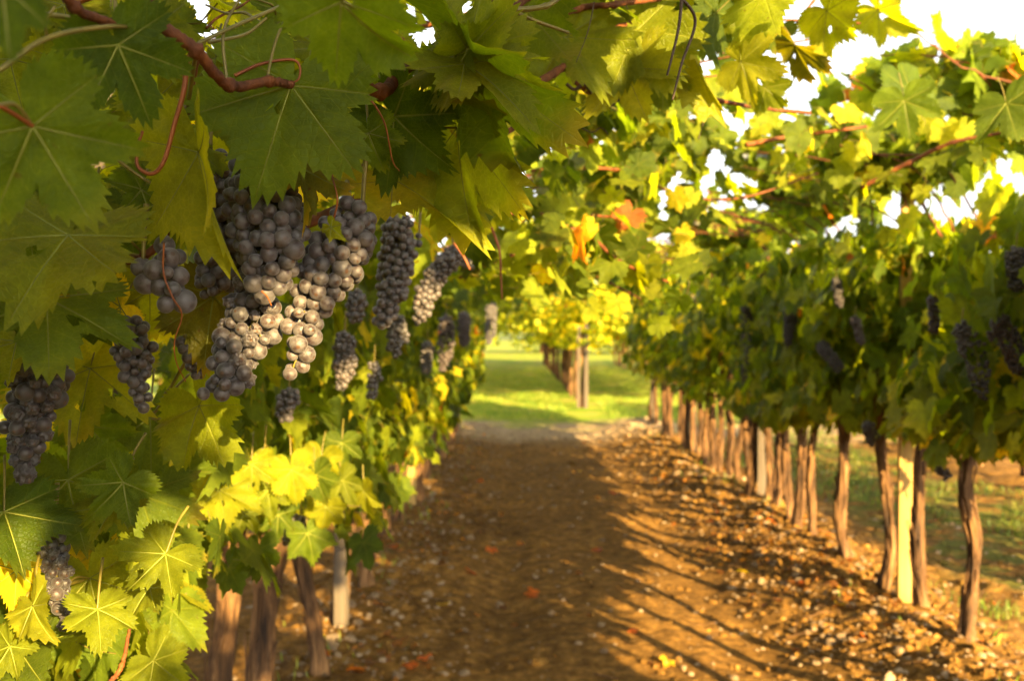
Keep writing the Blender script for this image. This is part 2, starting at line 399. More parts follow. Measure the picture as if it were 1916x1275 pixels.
def add_leaves(acc, P, Nrm, Tip, size, tints, lod, stalk=0, smat=1):
    """vectorised: one leaf per row of P"""
    n = len(P)
    if n == 0: return
    Tip = Tip / np.linalg.norm(Tip, axis=1)[:, None]
    Nrm = Nrm - Tip * (Nrm * Tip).sum(1)[:, None]; Nrm /= np.linalg.norm(Nrm, axis=1)[:, None] + 1e-9
    X = np.cross(Tip, Nrm)
    tv = rng.integers(0, len(LOD[lod]), n); rr = rng.random(n)
    for v, (W, T, UV) in enumerate(LOD[lod]):
        idx = np.where(tv == v)[0]
        if len(idx) == 0: continue
        m = len(idx); k = len(W)
        sx = size[idx] * rng.uniform(.9, 1.12, m)
        fl = rng.uniform(.3, 1.3, m)[:, None, None]
        V = P[idx][:, None] + sx[:, None, None] * (W[None, :, 0:1] * X[idx][:, None] + W[None, :, 1:2] * Tip[idx][:, None] + fl * W[None, :, 2:3] * Nrm[idx][:, None])
        TT = T[None] + (np.arange(m) * k)[:, None, None]
        uv = np.concatenate([np.tile(UV[None], (m, 1, 1)), np.repeat(rr[idx][:, None, None], k, 1)], 2)
        col = np.repeat(tints[idx][:, None], k, 1)
        acc.add(V.reshape(-1, 3), TT.reshape(-1, 3), 0, uv.reshape(-1, 3), col.reshape(-1, 3))
    if stalk > 0:
        # a thin petiole from the junction back toward the shoot
        E = P - Tip * (size * stalk)[:, None] * .7 - Nrm * (size * stalk)[:, None] * rng.uniform(.2, .9, (n, 1)) + rng.normal(0, .008, (n, 3))
        Md = (P + E) / 2 + rng.normal(0, .006, (n, 3))
        r = .0011
        ring = np.array([(1, 0), (-.5, .87), (-.5, -.87)]) * r
        Vs = np.concatenate([Q[:, None] + ring[None, :, 0:1] * X[:, None] + ring[None, :, 1:2] * Nrm[:, None] for Q in (P, Md, E)], 1)
        t = []
        for a in (0, 3):
            for j in range(3):
                j2 = (j + 1) % 3; t += [(a + j, a + j2, a + 3 + j2), (a + j, a + 3 + j2, a + 3 + j)]
        T = np.array(t)[None] + (np.arange(n) * 9)[:, None, None]
        acc.add(Vs.reshape(-1, 3), T.reshape(-1, 3), smat)

# ------------------------------------------------------------------ the ground
def soil_h(x, y):
    fl = 1 - .62 * np.exp(-((x - .6) / .75) ** 4)           # the driven middle is flatter than the banks
    h = .06 * fbm(x * 1.7, y * 1.7, 3) + .055 * fl * fbm(x * 9, y * 9, 3) + .034 * fl * fbm(x * 31, y * 31, 2)
    for rx, hh in ((-.87, .05), (1.95, .13), (4.95, .08), (-3.75, .05)):
        h = h + hh * np.exp(-((x - rx) / .42) ** 2) * (1 + 1.2 * fbm(x * 3, y * 3, 3))
    h = h - .035 * np.exp(-((x + .05) / .16) ** 2) - .035 * np.exp(-((x - 1.15) / .2) ** 2)
    return h
def sheet(name, xs, ys, hf, mat, kind='structure'):
    X, Y = np.meshgrid(xs, ys); Z = hf(X, Y)
    V = np.stack([X.ravel(), Y.ravel(), Z.ravel()], 1); nx = len(xs)
    i = (np.arange(len(ys) - 1)[:, None] * nx + np.arange(nx - 1)[None]).ravel()
    T = np.concatenate([np.stack([i, i + 1, i + nx + 1], 1), np.stack([i, i + nx + 1, i + nx], 1)])
    a = Acc(); a.add(V, T); o = a.build(name, mat); tag(o, kind=kind); return o
xs = np.unique(np.round(np.concatenate([np.arange(-14, -1.6, .3), np.arange(-1.6, 3.6, .025), np.arange(3.6, 14, .25)]), 4))
ys = np.unique(np.round(np.concatenate([np.arange(-9, 2.6, .4), np.arange(2.6, 9, .03), np.arange(9, 17.01, .07)]), 4))
sheet('soil', xs, ys, lambda x, y: soil_h(x, y) * np.clip((17.4 - y) / 2., .3, 1), M_soil)
def turf_h(x, y): return .05 * fbm(x * .6, y * .6, 3) - .14 * np.clip(1 - (y - 15.4) / 1.6, 0, 1) + .0006 * np.clip(y - 18, 0, 80) ** 1.6 * 0
sheet('grass_field', np.arange(-30, 30.1, .3), np.arange(15.4, 75, .3), turf_h, M_turf)
sheet('ground', np.linspace(-500, 500, 41), np.linspace(-500, 500, 41), lambda x, y: -.2 + 0 * x, M_turf)
def hill_h(x, y): return -1 + 22 * np.exp(-((y - 330) / 90.) ** 2) * (1 + .6 * fbm(x * .01, y * .01, 3)) * .45
sheet('hills', np.linspace(-420, 420, 80), np.linspace(180, 460, 40), hill_h, M_hill)

# ------------------------------------------------------------------ stones, litter, grass (uncountable)
def ico():
    t = (1 + 5 ** .5) / 2
    V = np.array([(-1, t, 0), (1, t, 0), (-1, -t, 0), (1, -t, 0), (0, -1, t), (0, 1, t), (0, -1, -t), (0, 1, -t), (t, 0, -1), (t, 0, 1), (-t, 0, -1), (-t, 0, 1)], float)
    V /= np.linalg.norm(V[0])
    T = np.array([(0, 11, 5), (0, 5, 1), (0, 1, 7), (0, 7, 10), (0, 10, 11), (1, 5, 9), (5, 11, 4), (11, 10, 2), (10, 7, 6), (7, 1, 8), (3, 9, 4), (3, 4, 2), (3, 2, 6), (3, 6, 8), (3, 8, 9), (4, 9, 5), (2, 4, 11), (6, 2, 10), (8, 6, 7), (9, 8, 1)])
    return V, T
def subdiv(V, T):
    V = list(map(tuple, V)); cache = {}; out = []
    def mid(a, b):
        k = (min(a, b), max(a, b))
        if k not in cache:
            p = (np.array(V[a]) + np.array(V[b])) / 2; p /= np.linalg.norm(p); V.append(tuple(p)); cache[k] = len(V) - 1
        return cache[k]
    for a, b, c in T:
        ab, bc, ca = mid(a, b), mid(b, c), mid(c, a); out += [(a, ab, ca), (b, bc, ab), (c, ca, bc), (ab, bc, ca)]
    return np.array(V), np.array(out)
I0 = ico(); I1 = subdiv(*I0)
def scatter_solid(acc, P, sizes, flat, base, seed=0, nv=6):
    g = np.random.default_rng(seed)
    for v in range(nv):
        idx = np.arange(len(P))[v::nv]; m = len(idx)
        if m == 0: continue
        W = base[0] * (1 + g.normal(0, .16, (len(base[0]), 1)))
        a = g.uniform(0, 6.28, m); sx = g.uniform(.7, 1.3, m)
        ca, sa = np.cos(a)[:, None], np.sin(a)[:, None]
        x = W[None, :, 0] * sx[:, None]; y = W[None, :, 1]
        V = np.stack([x * ca - y * sa, x * sa + y * ca, W[None, :, 2] * flat + 0 * x], 2) * sizes[idx][:, None, None] + P[idx][:, None]
        T = base[1][None] + (np.arange(m) * len(W))[:, None, None]
        acc.add(V.reshape(-1, 3), T.reshape(-1, 3))
n = 5600
sy = 2.8 + 13 * rng.random(n) ** 1.5
side = rng.random(n)
sx = np.where(side < .30, rng.normal(-.75, .22, n), np.where(side < .72, rng.normal(1.75, .28, n), rng.uniform(-1.6, 3.4, n)))
ss = np.exp(rng.normal(math.log(.0095), .48, n)); ss = np.minimum(ss, .032)
Ps = np.stack([sx, sy, soil_h(sx, sy) + ss * .15], 1)
a = Acc(); big = ss > .009
scatter_solid(a, Ps[big], ss[big], .62, I1, 1); scatter_solid(a, Ps[~big], ss[~big], .65, I0, 2)
tag(a.build('gravel', M_stone, smooth=False), 'pale stones and clods scattered over the brown soil', 'gravel', kind='stuff')

def blades(name, P, h, cols, label):
    n = len(P); a_ = rng.uniform(0, 6.28, n); w = h * rng.uniform(.03, .07, n)
    lean = rng.normal(0, .35, (n, 2)) * h[:, None]
    d = np.stack([np.cos(a_) * w, np.sin(a_) * w, 0 * w], 1)
    top = P + np.stack([lean[:, 0], lean[:, 1], h], 1); mid = P + np.stack([lean[:, 0] * .35, lean[:, 1] * .35, h * .55], 1)
    V = np.stack([P - d, P + d, mid - d * .8, mid + d * .8, top], 1).reshape(-1, 3)
    T = (np.array([(0, 1, 3), (0, 3, 2), (2, 3, 4)])[None] + (np.arange(n) * 5)[:, None, None]).reshape(-1, 3)
    ac = Acc(); ac.add(V, T, 0, None, np.repeat(cols, 5, 0)); tag(ac.build(name, M_blade), label, 'grass', kind='stuff')
n = 60000
gx = rng.uniform(-5, 9, n); gy = 15.6 + 22 * rng.random(n) ** 1.7
keep = (fbm(gx * .8, gy * .8, 3) > -.05 + .12 * (gy < 17.6)) & (np.abs(gx - 1.3) > .35)
gx, gy = gx[keep], gy[keep]
g1 = np.array([(.13, .22, .010), (.19, .28, .015), (.30, .31, .03), (.10, .17, .012)])
blades('grass', np.stack([gx, gy, turf_h(gx, gy)], 1), rng.uniform(.04, .10, len(gx)), g1[rng.integers(0, 4, len(gx))] * rng.uniform(.8, 1.2, (len(gx), 1)), 'short green grass growing between the far vine rows')
n = 22000
gx = rng.uniform(2.35, 4.5, n); gy = 3.0 + 12 * rng.random(n) ** 1.3
keep = fbm(gx * 1.3, gy * 1.3, 3) > .02
gx, gy = gx[keep], gy[keep]
blades('grass', np.stack([gx, gy, soil_h(gx, gy)], 1), rng.uniform(.02, .08, len(gx)), g1[rng.integers(0, 4, len(gx))] * rng.uniform(.35, .8, (len(gx), 1)), 'patchy weeds and grass in the aisle right of the right-hand vine row')
n = 2600
gx = np.where(rng.random(n) < .5, rng.normal(2.0, .18, n), rng.normal(-.95, .2, n)); gy = 3.6 + 12 * rng.random(n)
keep = fbm(gx * 4, gy * 4, 2) > .10
gx, gy = gx[keep], gy[keep]
blades('grass', np.stack([gx, gy, soil_h(gx, gy)], 1), rng.uniform(.02, .07, len(gx)), g1[rng.integers(0, 4, len(gx))] * rng.uniform(.6, 1.1, (len(gx), 1)), 'sparse tufts of grass at the feet of the vine trunks')

n = 4800
cx_ = np.where(rng.random(n) < .62, rng.normal(1.82, .27, n), np.where(rng.random(n) < .4, rng.normal(-.7, .2, n), rng.uniform(-1.2, 3.4, n))); cy_ = 2.8 + 12 * rng.random(n) ** 1.5
cs_ = np.minimum(np.exp(rng.normal(math.log(.012), .45, n)), .04)
a = Acc(); scatter_solid(a, np.stack([cx_, cy_, soil_h(cx_, cy_) + cs_ * .1], 1), cs_, .7, I1, 8)
tag(a.build('clods', M_soil, smooth=False), 'crumbly brown clods of tilled soil', 'soil clods', kind='stuff')

# dry twigs lying about
a = Acc()
for k in range(230):
    x = random.choice([random.gauss(1.65, .25), random.gauss(1.65, .25), random.gauss(-.7, .2), random.uniform(-.6, 3)]); y = random.uniform(3.2, 11)
    L_ = random.uniform(.04, .22); an = random.uniform(0, 6.28)
    pts = [(x + math.cos(an) * L_ * (t - .5) + random.gauss(0, .006), y + math.sin(an) * L_ * (t - .5), 0) for t in (0, .33, .66, 1)]
    pts = [(p[0], p[1], float(soil_h(np.array(p[0]), np.array(p[1]))) + .006 + random.random() * .01) for p in pts]
    a.add(*tube(spline(pts, 6), random.uniform(.0015, .004), 5))
tag(a.build('twig_litter', M_bark), 'dry twigs littering the soil along the vine rows', 'twigs', kind='stuff')

n = 1500
lx = np.where(rng.random(n) < .6, rng.normal(1.75, .25, n), np.where(rng.random(n) < .5, rng.normal(-.75, .18, n), rng.uniform(-1, 3.6, n))); ly = 3.2 + 11 * rng.random(n) ** 1.3
keep = fbm(lx * 2.2, ly * 2.2, 3) > -.02; lx, ly = lx[keep], ly[keep]; n = len(lx)
a = Acc(); br = np.array([(.16, .065, .018), (.24, .11, .03), (.10, .045, .015), (.33, .14, .025)])
add_leaves(a, np.stack([lx, ly, soil_h(lx, ly) + .008], 1), np.stack([rng.normal(0, .5, n), rng.normal(0, .5, n), np.ones(n)], 1), np.stack([rng.normal(0, 1, n), rng.normal(0, 1, n), rng.normal(0, .25, n)], 1), rng.uniform(.012, .040, n), br[rng.integers(0, 4, n)], 2)
tag(a.build('leaf_litter', M_leaf_far), 'brown crumbled leaf litter drifted along the vine rows', 'leaf litter', kind='stuff')

# fallen leaves, each a thing
ofs = ['beside the right row trunks', 'on the bare soil of the aisle', 'by the left row trunks']
spots = [(680, 975, 'o'), (735, 1040, 'o'), (830, 1140, 'y'), (880, 1075, 'o'), (770, 1260, 'o'), (920, 1030, 'o'), (1146, 925, 'o'), (1490, 1220, 'o'), (1620, 1228, 'o'), (1340, 970, 'o'),
         (1330, 990, 'o'), (1084, 885, 'y'), (1120, 1035, 'o'), (660, 1275, 'o'), (795, 1250, 'o'), (1250, 1245, 'y'), (1185, 1190, 'o'), (1440, 1010, 'o'), (1570, 1165, 'y'), (900, 905, 'o'), (1000, 1110, 'o'), (1395, 1080, 'y'), (1510, 1120, 'o'), (1745, 980, 'o'), (605, 1255, 'o')]
FL = []
for k, (px, py, c) in enumerate(spots):
    d = CAM.z * FPX / (py - VY); x = (px - VX) / FPX * d
    P = np.array([[x, d, float(soil_h(np.array(x), np.array(d))) + .014]])
    a = Acc(); an = random.uniform(0, 6.28)
    Tp = np.array([[math.cos(an), math.sin(an), random.uniform(-.2, .3)]]); Nn = np.array([[random.gauss(0, .3), random.gauss(-.3, .3), 1]])
    add_leaves(a, P, Nn, Tp, np.array([random.uniform(.035, .06)]), np.array([(.42, .12, .02) if c == 'o' else (.5, .36, .03)]) * random.uniform(.7, 1.1), 1)
    o = a.build('fallen_leaf', [M_leaf_far], origin=P[0]); FL.append((px, py, c, o))
for k, (px, py, c, o) in enumerate(FL):
    where = 'left edge of the dirt aisle' if px < 800 else ('middle of the dirt aisle' if px < 1200 else ('sunlit streaks on the dirt aisle' if px < 1480 else 'foot of the right-hand vine trunks'))
    col = 'orange-brown' if c == 'o' else 'yellow'
    same = sorted([q for q in FL if q[2] == c and (('left' in where and q[0] < 800) or ('middle' in where and 800 <= q[0] < 1200) or ('streaks' in where and 1200 <= q[0] < 1480) or ('foot' in where and q[0] >= 1480))], key=lambda q: -q[1])
    i = [q[3] for q in same].index(o); W = ['nearest', 'second nearest', 'third nearest', 'fourth nearest', 'fifth nearest', 'sixth nearest', 'seventh nearest', 'eighth nearest']
    tag(o, f'curled {col} fallen leaf, {W[i]} of those at the {where}', 'leaf', 'fallen leaves on the soil')

# ------------------------------------------------------------------ rows of vines
ORD = ['first', 'second', 'third', 'fourth', 'fifth', 'sixth', 'seventh', 'eighth', 'ninth', 'tenth', 'eleventh', 'twelfth', 'thirteenth', 'fourteenth', 'fifteenth', 'sixteenth', 'seventeenth', 'eighteenth', 'nineteenth', 'twentieth',
       'twenty-first', 'twenty-second', 'twenty-third', 'twenty-fourth', 'twenty-fifth', 'twenty-sixth', 'twenty-seventh', 'twenty-eighth', 'twenty-ninth', 'thirtieth', 'thirty-first', 'thirty-second']

def trunk(root, x, y, h, r, seed, detail=1, lean=0, gnarl=1.0):
    g = np.random.default_rng(seed); n = 70 if detail else 14; k = 32 if detail else 8
    zb = float(soil_h(np.array(x), np.array(y))) - .04
    pts = [(x + g.normal(0, .012) + lean * t + .03 * gnarl * math.sin(t * 5 + seed), y + g.normal(0, .015), zb + (h - zb) * t) for t in np.linspace(0, 1, 6)]
    P = spline(pts, n); t = np.linspace(0, 1, n)
    rad = r * (1.0 - .28 * t + (.2 + .3 * gnarl) * np.exp(-(t / .05) ** 2) + .35 * np.exp(-((t - 1) / .10) ** 2) + .14 * np.sin(t * 17 + seed) * g.uniform(.3, 1))
    ph = g.uniform(0, 6.28, 4); tw = g.uniform(-3, 3)
    def ridge(tt, th):
        s = 1 + .13 * np.sin(3 * th + ph[0] + tw * tt) + .10 * np.sin(5 * th + ph[1] - tw * tt + 2 * np.sin(tt * 6)) + .07 * np.sin(9 * th + ph[2] + 3 * np.sin(tt * 9 + ph[3]))
        thp = np.minimum(th, 2 * math.pi - th)
        return s + .30 * (vnoise(tt * 14 + seed, thp * 3.2 + 3) - .5) + .24 * (vnoise(tt * 30 + seed, thp * 7 + 9) - .5)
    a = Acc(); a.add(*tube(P, rad, k, True, ridge))
    if detail:   # shreds of peeling bark
        for q in range(44):
            i = g.integers(4, n - 14); L_ = g.integers(4, 12); an = g.uniform(0, 6.28)
            o_ = np.array([math.cos(an), math.sin(an), 0]) * rad[i] * 1.05
            S = P[i:i + L_] + o_ + np.linspace(0, 1, L_)[:, None] ** 2 * o_ * g.uniform(0, .7) * g.choice([0, 1])
            a.add(*tube(S, g.uniform(.0015, .005), 4))
    return a.build('trunk', M_bark, root)

CLEAR = [(205, 610, 290, 770, 1.4), (330, 630, 375, 710, 1.45), (700, 410, 790, 620, 1.65), (760, 470, 880, 610, 2.2), (650, 550, 690, 600, 2.0), (620, 640, 670, 730, 2.2), (80, 1000, 130, 1170, 1.5),
         (160, 890, 205, 985, 1.7), (515, 960, 585, 1025, 2.4), (498, 965, 530, 1010, 2.4), (515, 730, 560, 790, 1.9), (480, 840, 515, 895, 2.1), (725, 600, 765, 660, 2.6), (815, 590, 850, 700, 4.6), (850, 590, 885, 650, 5.4),
         (905, 570, 935, 640, 6.), (1795, 600, 1865, 750, 3.5), (1865, 590, 1916, 700, 3.4), (1880, 470, 1916, 545, 3.3), (1380, 570, 1410, 720, 7.1), (1463, 580, 1492, 655, 5.95), (1552, 525, 1582, 575, 5.1), (1525, 640, 1585, 700, 5.3), (1735, 560, 1760, 630, 3.95)]
def unveil(P):
    px, py = pix(P); bad = np.zeros(len(P), bool)
    for x0, y0, x1, y1, d in CLEAR:
        m = .03 * FPX / d
        bad |= (P[:, 1] < d + .05) & (P[:, 1] > .1) & (px > x0 - m) & (px < x1 + m) & (py > y0 - m * 1.2) & (py < y1 + m * .3)
    S = -np.array(SUNDIR)
    for px_, py_, d, rad in SHAFTS:
        o = at(px_, py_, d); v = P - o; t = v @ S
        bad |= (t > .03) & (np.linalg.norm(v - t[:, None] * S, axis=1) < rad + .04)
    return ~bad
# gaps in the canopy through which the low sun reaches the grapes and trunks
SHAFTS = [(565, 655, .96, .012), (718, 590, 1.63, .02), (795, 550, 2.2, .05), (560, 900, 2.1, .12), (640, 860, 2.6, .12), (418, 1080, 2.93, .08), (500, 1040, 3.44, .06), (335, 1180, 2.42, .05), (645, 690, 2.2, .01)]
def cull(P, near=1.22):
    """nothing random may hang between the lens and the grapes"""
    px, py = pix(P); dist = np.linalg.norm(P - np.array(CAM), axis=1)
    bad = (P[:, 1] > .02) & (P[:, 1] < near) & (px > -140) & (px < 2050) & (py > -260) & (py < 1400)
    bad |= dist < .4
    return ~bad

def crown(root, y0, y1, hedge, roof, lod, dens_h, dens_r, yel=.08, bright=1.0, stalk=0.9, clump=1.9, thr=.47, extra_cull=None, name='foliage', size=(.055, .092), green=0.0):
    a = Acc(); L_ = y1 - y0
    xc, hw, hb, ht, sgn = hedge                      # centre, half width, bottom, top, side facing the aisle (+1 = right)
    n = int(dens_h * L_ * 1.6)
    P = np.stack([xc + rng.uniform(-hw, hw, n), rng.uniform(y0, y1, n), hb + (ht - hb) * rng.random(n)], 1)
    # ragged lower edge: hanging shoots
    low = hb + .28 * (vnoise(P[:, 1] * 2.3 + xc, P[:, 0] * 3) - .35)
    keep = (P[:, 2] > low) & (n3(P, clump) + rng.normal(0, .05, n) > thr)
    P = P[keep]
    out = np.stack([np.sign(P[:, 0] - xc) * (.5 + np.abs(P[:, 0] - xc) / hw), rng.normal(0, .55, len(P)), .55 + rng.normal(0, .35, len(P))], 1)
    tip = np.stack([rng.normal(0, .5, len(P)) + .25 * np.sign(P[:, 0] - xc), rng.normal(0, .6, len(P)), -1.0 + rng.normal(0, .35, len(P))], 1)
    PP, NN, TT = [P], [out], [tip]
    if roof:
        xa, ha, xb, hb2, th_dn, th_up = roof        # roof slopes from (xa, ha) at the row to (xb, hb2) over the aisle
        n = int(dens_r * L_ * 1.6); f = rng.random(n)
        reach = .80 + .35 * vnoise(np.full(n, 7.7) + xa, np.zeros(n)) 
        Y = rng.uniform(y0, y1, n); f = f * (.60 + .55 * vnoise(Y * 1.6 + xa * 3, Y * 0 + 2.2))
        Q = np.stack([xa + (xb - xa) * f, Y, ha + (hb2 - ha) * f + rng.uniform(-th_dn, th_up, n) * np.where(rng.random(n) < .6, .45, 1)], 1)
        keep = n3(Q, clump) + rng.normal(0, .05, n) > thr
        Q = Q[keep]
        PP.append(Q); NN.append(np.stack([rng.normal(.25, .6, len(Q)), rng.normal(-.6, .6, len(Q)), .65 + rng.normal(0, .3, len(Q))], 1))
        TT.append(np.stack([rng.normal(0, .8, len(Q)), rng.normal(0, .8, len(Q)), -.55 + rng.normal(0, .4, len(Q))], 1))
    P = np.vstack(PP); Nn = np.vstack(NN); Tt = np.vstack(TT)
    k = cull(P) & unveil(P)
    if extra_cull is not None: k &= extra_cull(P)
    P, Nn, Tt = P[k], Nn[k], Tt[k]
    yv = rng.uniform(*size, len(P)) * np.where(rng.random(len(P)) < .2, .65, 1)
    add_leaves(a, P, Nn, Tt, yv, pick_tints(len(P), yel, bright=bright, green=green), lod, stalk)
    return a.build(name, [M_leaf if lod < 2 else M_leaf_far, M_green], root)

def shoots(root, x, y, sgn, hs, xb, hb, n, seed, lodk=6):
    g = np.random.default_rng(seed)
    for q in range(n):
        y0 = y + g.uniform(-.25, .25); L_ = g.uniform(.75, 1.1)
        pts = [(x + g.normal(0, .03), y0, hs - .25), (x + (xb - x) * .2, y0 + g.normal(.05, .08), hs + g.normal(.02, .04)), (x + (xb - x) * .55, y0 + g.normal(.15, .2), hs + (hb - hs) * .5 + g.normal(0, .05)), (x + (xb - x) * L_, y0 + g.normal(.3, .35), hb + g.normal(-.03, .08))]
        S = spline(pts, 22)
        S += np.stack([g.normal(0, .004, 22), g.normal(0, .004, 22), g.normal(0, .004, 22)], 1)
        if not cull(S).all(): continue
        a = Acc(); a.add(*tube(S, np.linspace(.0062, .0025, 22), lodk)); a.build('shoot', M_cane, root)

LX, RX = -.87, 2.02
leftY = [-5.6, -4.9, -4.2, -3.5, -2.8, -2.1, -1.4, -.7, 0.0, .62, 1.22, 1.83, 2.42, 2.93, 3.46, 4.2, 4.95, 5.6, 6.3, 7.0, 7.62, 8.5, 9.2, 9.9, 10.6, 11.3, 12.1, 12.8, 13.6, 14.4, 15.0]
rightY = [-6.2, -5.5, -4.8, -4.1, -3.4, -2.7, -2.0, -1.3, -.6, .1, .8, 1.5, 2.2, 2.85, 3.45, 4.43, 5.0, 5.42, 6.0, 6.35, 6.72, 7.05, 7.38, 7.7, 8.05, 8.35, 8.65, 9.0, 9.35, 9.7, 10.1, 10.4, 10.8, 11.2, 11.6, 12.0, 12.4, 12.8, 13.2, 13.6, 14.1, 14.6, 15.0]
def dress(k, s): return ['rough shaggy-barked', 'knotty dark-barked', 'slender peeling', 'thick twisted', 'pale-barked leaning', 'grey-brown gnarled'][(k * 7 + s) % 6]
HERO = None
vis = 0
for i, y in enumerate(leftY):
    y0 = (leftY[i - 1] + y) / 2 if i else y - .35; y1 = (y + leftY[i + 1]) / 2 if i < len(leftY) - 1 else y + .4
    root = empty('grapevine', (LX, y, 0))
    x = LX + random.gauss(0, .02)
    trunk(root, x, y, 1.15 if y < 3 else 1.3, random.uniform(.032, .046), i * 3 + 1, 1 if 1 < y < 10 else 0, random.gauss(0, .05))
    lod = 0 if -.2 < y < 2.0 else (1 if 0 <= y < 6 else 2)
    f = .78 if y < 0 else 1
    low = .90 if y < 3.4 else .72
    crown(root, y0, y1, (LX + .02, .38, low, 2.0, 1), (LX, 1.98, .72, 2.36, .30 if y < 2.4 else .42, .10), lod, 520 * f, (230 if y < 2.4 else 440) * f, green=.35, size=(.055, .092) if y < 3 else (.06, .105), yel=.16 if y < 4.5 else .20, bright=1.0)
    shoots(root, x, y, 1, 1.95, .7, 2.36, 4 if y > 1.2 else 3, i + 400)
    if y <= 1.3:
        lab = 'near left grapevine whose big leaves and shoots hang over the black grapes' if abs(y - .62) < .01 else f'left-hand row grapevine out of frame, {ORD[10 - i]} before the first trunk in view'
    else:
        vis += 1; lab = f'{dress(i, 0)} grapevine, {ORD[vis - 1]} trunk in view of the left-hand row'
    tag(root, lab, 'grapevine', 'grapevines along the left of the dirt aisle')
    if abs(y - .62) < .01: HERO = root
    if abs(y - 1.22) < .01: HERO2 = root
vis = 0
def gate_right(P):
    # open sky in the upper right of the picture: the roof arms only start a few metres down the row
    return ~((P[:, 2] > 2.12) & (P[:, 1] < 3.35) & (P[:, 1] > -.45))
for i, y in enumerate(rightY):
    y0 = (rightY[i - 1] + y) / 2 if i else y - .35; y1 = (y + rightY[i + 1]) / 2 if i < len(rightY) - 1 else y + .4
    root = empty('grapevine', (RX, y, 0))
    x = {5.0: 2.05, 5.42: 2.005, 4.43: 2.0, 6.0: 1.99}.get(y, RX + random.gauss(0, .02))
    trunk(root, x, y, 1.3, random.uniform(.030, .042) * (.88 if y > 4.9 else 1), i * 3 + 200, 1 if 3.5 < y < 11 else 0, random.gauss(0, .016), .5)
    lod = 1 if 2 < y < 6.5 else 2
    crown(root, y0, y1, (RX, .44, 1.14 if y < 3.2 else 1.0 if y < 6 else .88, 2.14 if y > 9 else 2.06, -1), (RX + .15, 2.38, 1.25, 2.46, .20 if y < 7 else .42, .10) if y > -.4 else (RX + .15, 2.36, .55, 2.62, .15, .30), lod, 640 if y > 2 else 480, 450 if y < 7 else 560 if y > 0 else 430, yel=.10 if y < 9 else .16, thr=.435, size=(.07, .115) if y < 7 else (.06, .1), green=.35, bright=1.3, extra_cull=gate_right)  # out of view, roof widened for shade and hedge base raised for sun
    if y > 3.4: shoots(root, x, y, -1, 2.2, 1.1, 2.44, 3, i + 700)
    if y < 3.2:
        lab = f'right-hand row grapevine outside the frame, {ORD[[k for k in range(len(rightY)) if rightY[k] < 3.2][::-1].index(i)]} before the first one in view'
    else:
        vis += 1; lab = f'{dress(i, 2)} grapevine, {ORD[vis - 1]} in view along the right-hand row'
    tag(root, lab, 'grapevine', 'grapevines along the right of the dirt aisle')

# neighbouring rows, seen through the gaps under the hedges
for (X, nm, ys_) in ((4.95, 'row beyond the right-hand row', np.arange(3.0, 15.5, .95)), (-3.8, 'row beyond the left-hand row', np.arange(1.0, 15.5, .95))):
    for i, y in enumerate(ys_):
        root = empty('grapevine', (X, y, 0))
        trunk(root, X + random.gauss(0, .03), y, 1.3, .042, i + 900, 0, random.gauss(0, .04))
        crown(root, y - .47, y + .47, (X, .42, .95, 1.95, 1), None, 2, 330, 0, yel=.1, stalk=0)
        tag(root, f'dark grapevine, {ORD[i]} along the {nm}, glimpsed between the trunks', 'grapevine', f'grapevines in the {nm}')

# the far block across the grass headland
for (X, nm, step, cnt) in ((1.32, 'centre row of the far block', 1.15, 24), (-1.75, 'left row of the far block', 1.3, 20), (4.4, 'right row of the far block', 1.3, 20), (-4.9, 'far left row of the far block', 2.2, 12), (7.5, 'far right row of the far block', 2.2, 12)):
    for i in range(cnt):
        y = 19.4 + i * step
        root = empty('grapevine', (X, y, 0))
        a = Acc(); g = np.random.default_rng(i + 5)
        P = spline([(X + g.normal(0, .03), y + g.normal(0, .03), z) for z in (-.08, .4, .9, 1.45)], 12)
        a.add(*tube(P, np.linspace(.045, .034, 12), 8, True, lambda t, th: 1 + .2 * np.sin(3 * th + t * 9))); a.build('trunk', M_bark, root)
        wide = abs(X) < 5
        crown(root, y - step / 2, y + step / 2, (X, .5, 1.15, 2.25, 1), (X - 1.45, 2.45, X + 1.45, 2.45, .95, .3), 2, 240 if wide else 150, 560 if wide else 150, yel=.5, bright=1.25, stalk=0, thr=.44, size=(.06, .11))
        tag(root, f'sunlit grapevine, {ORD[i]} from the near end of the {nm}', 'grapevine', 'grapevines of the far block')

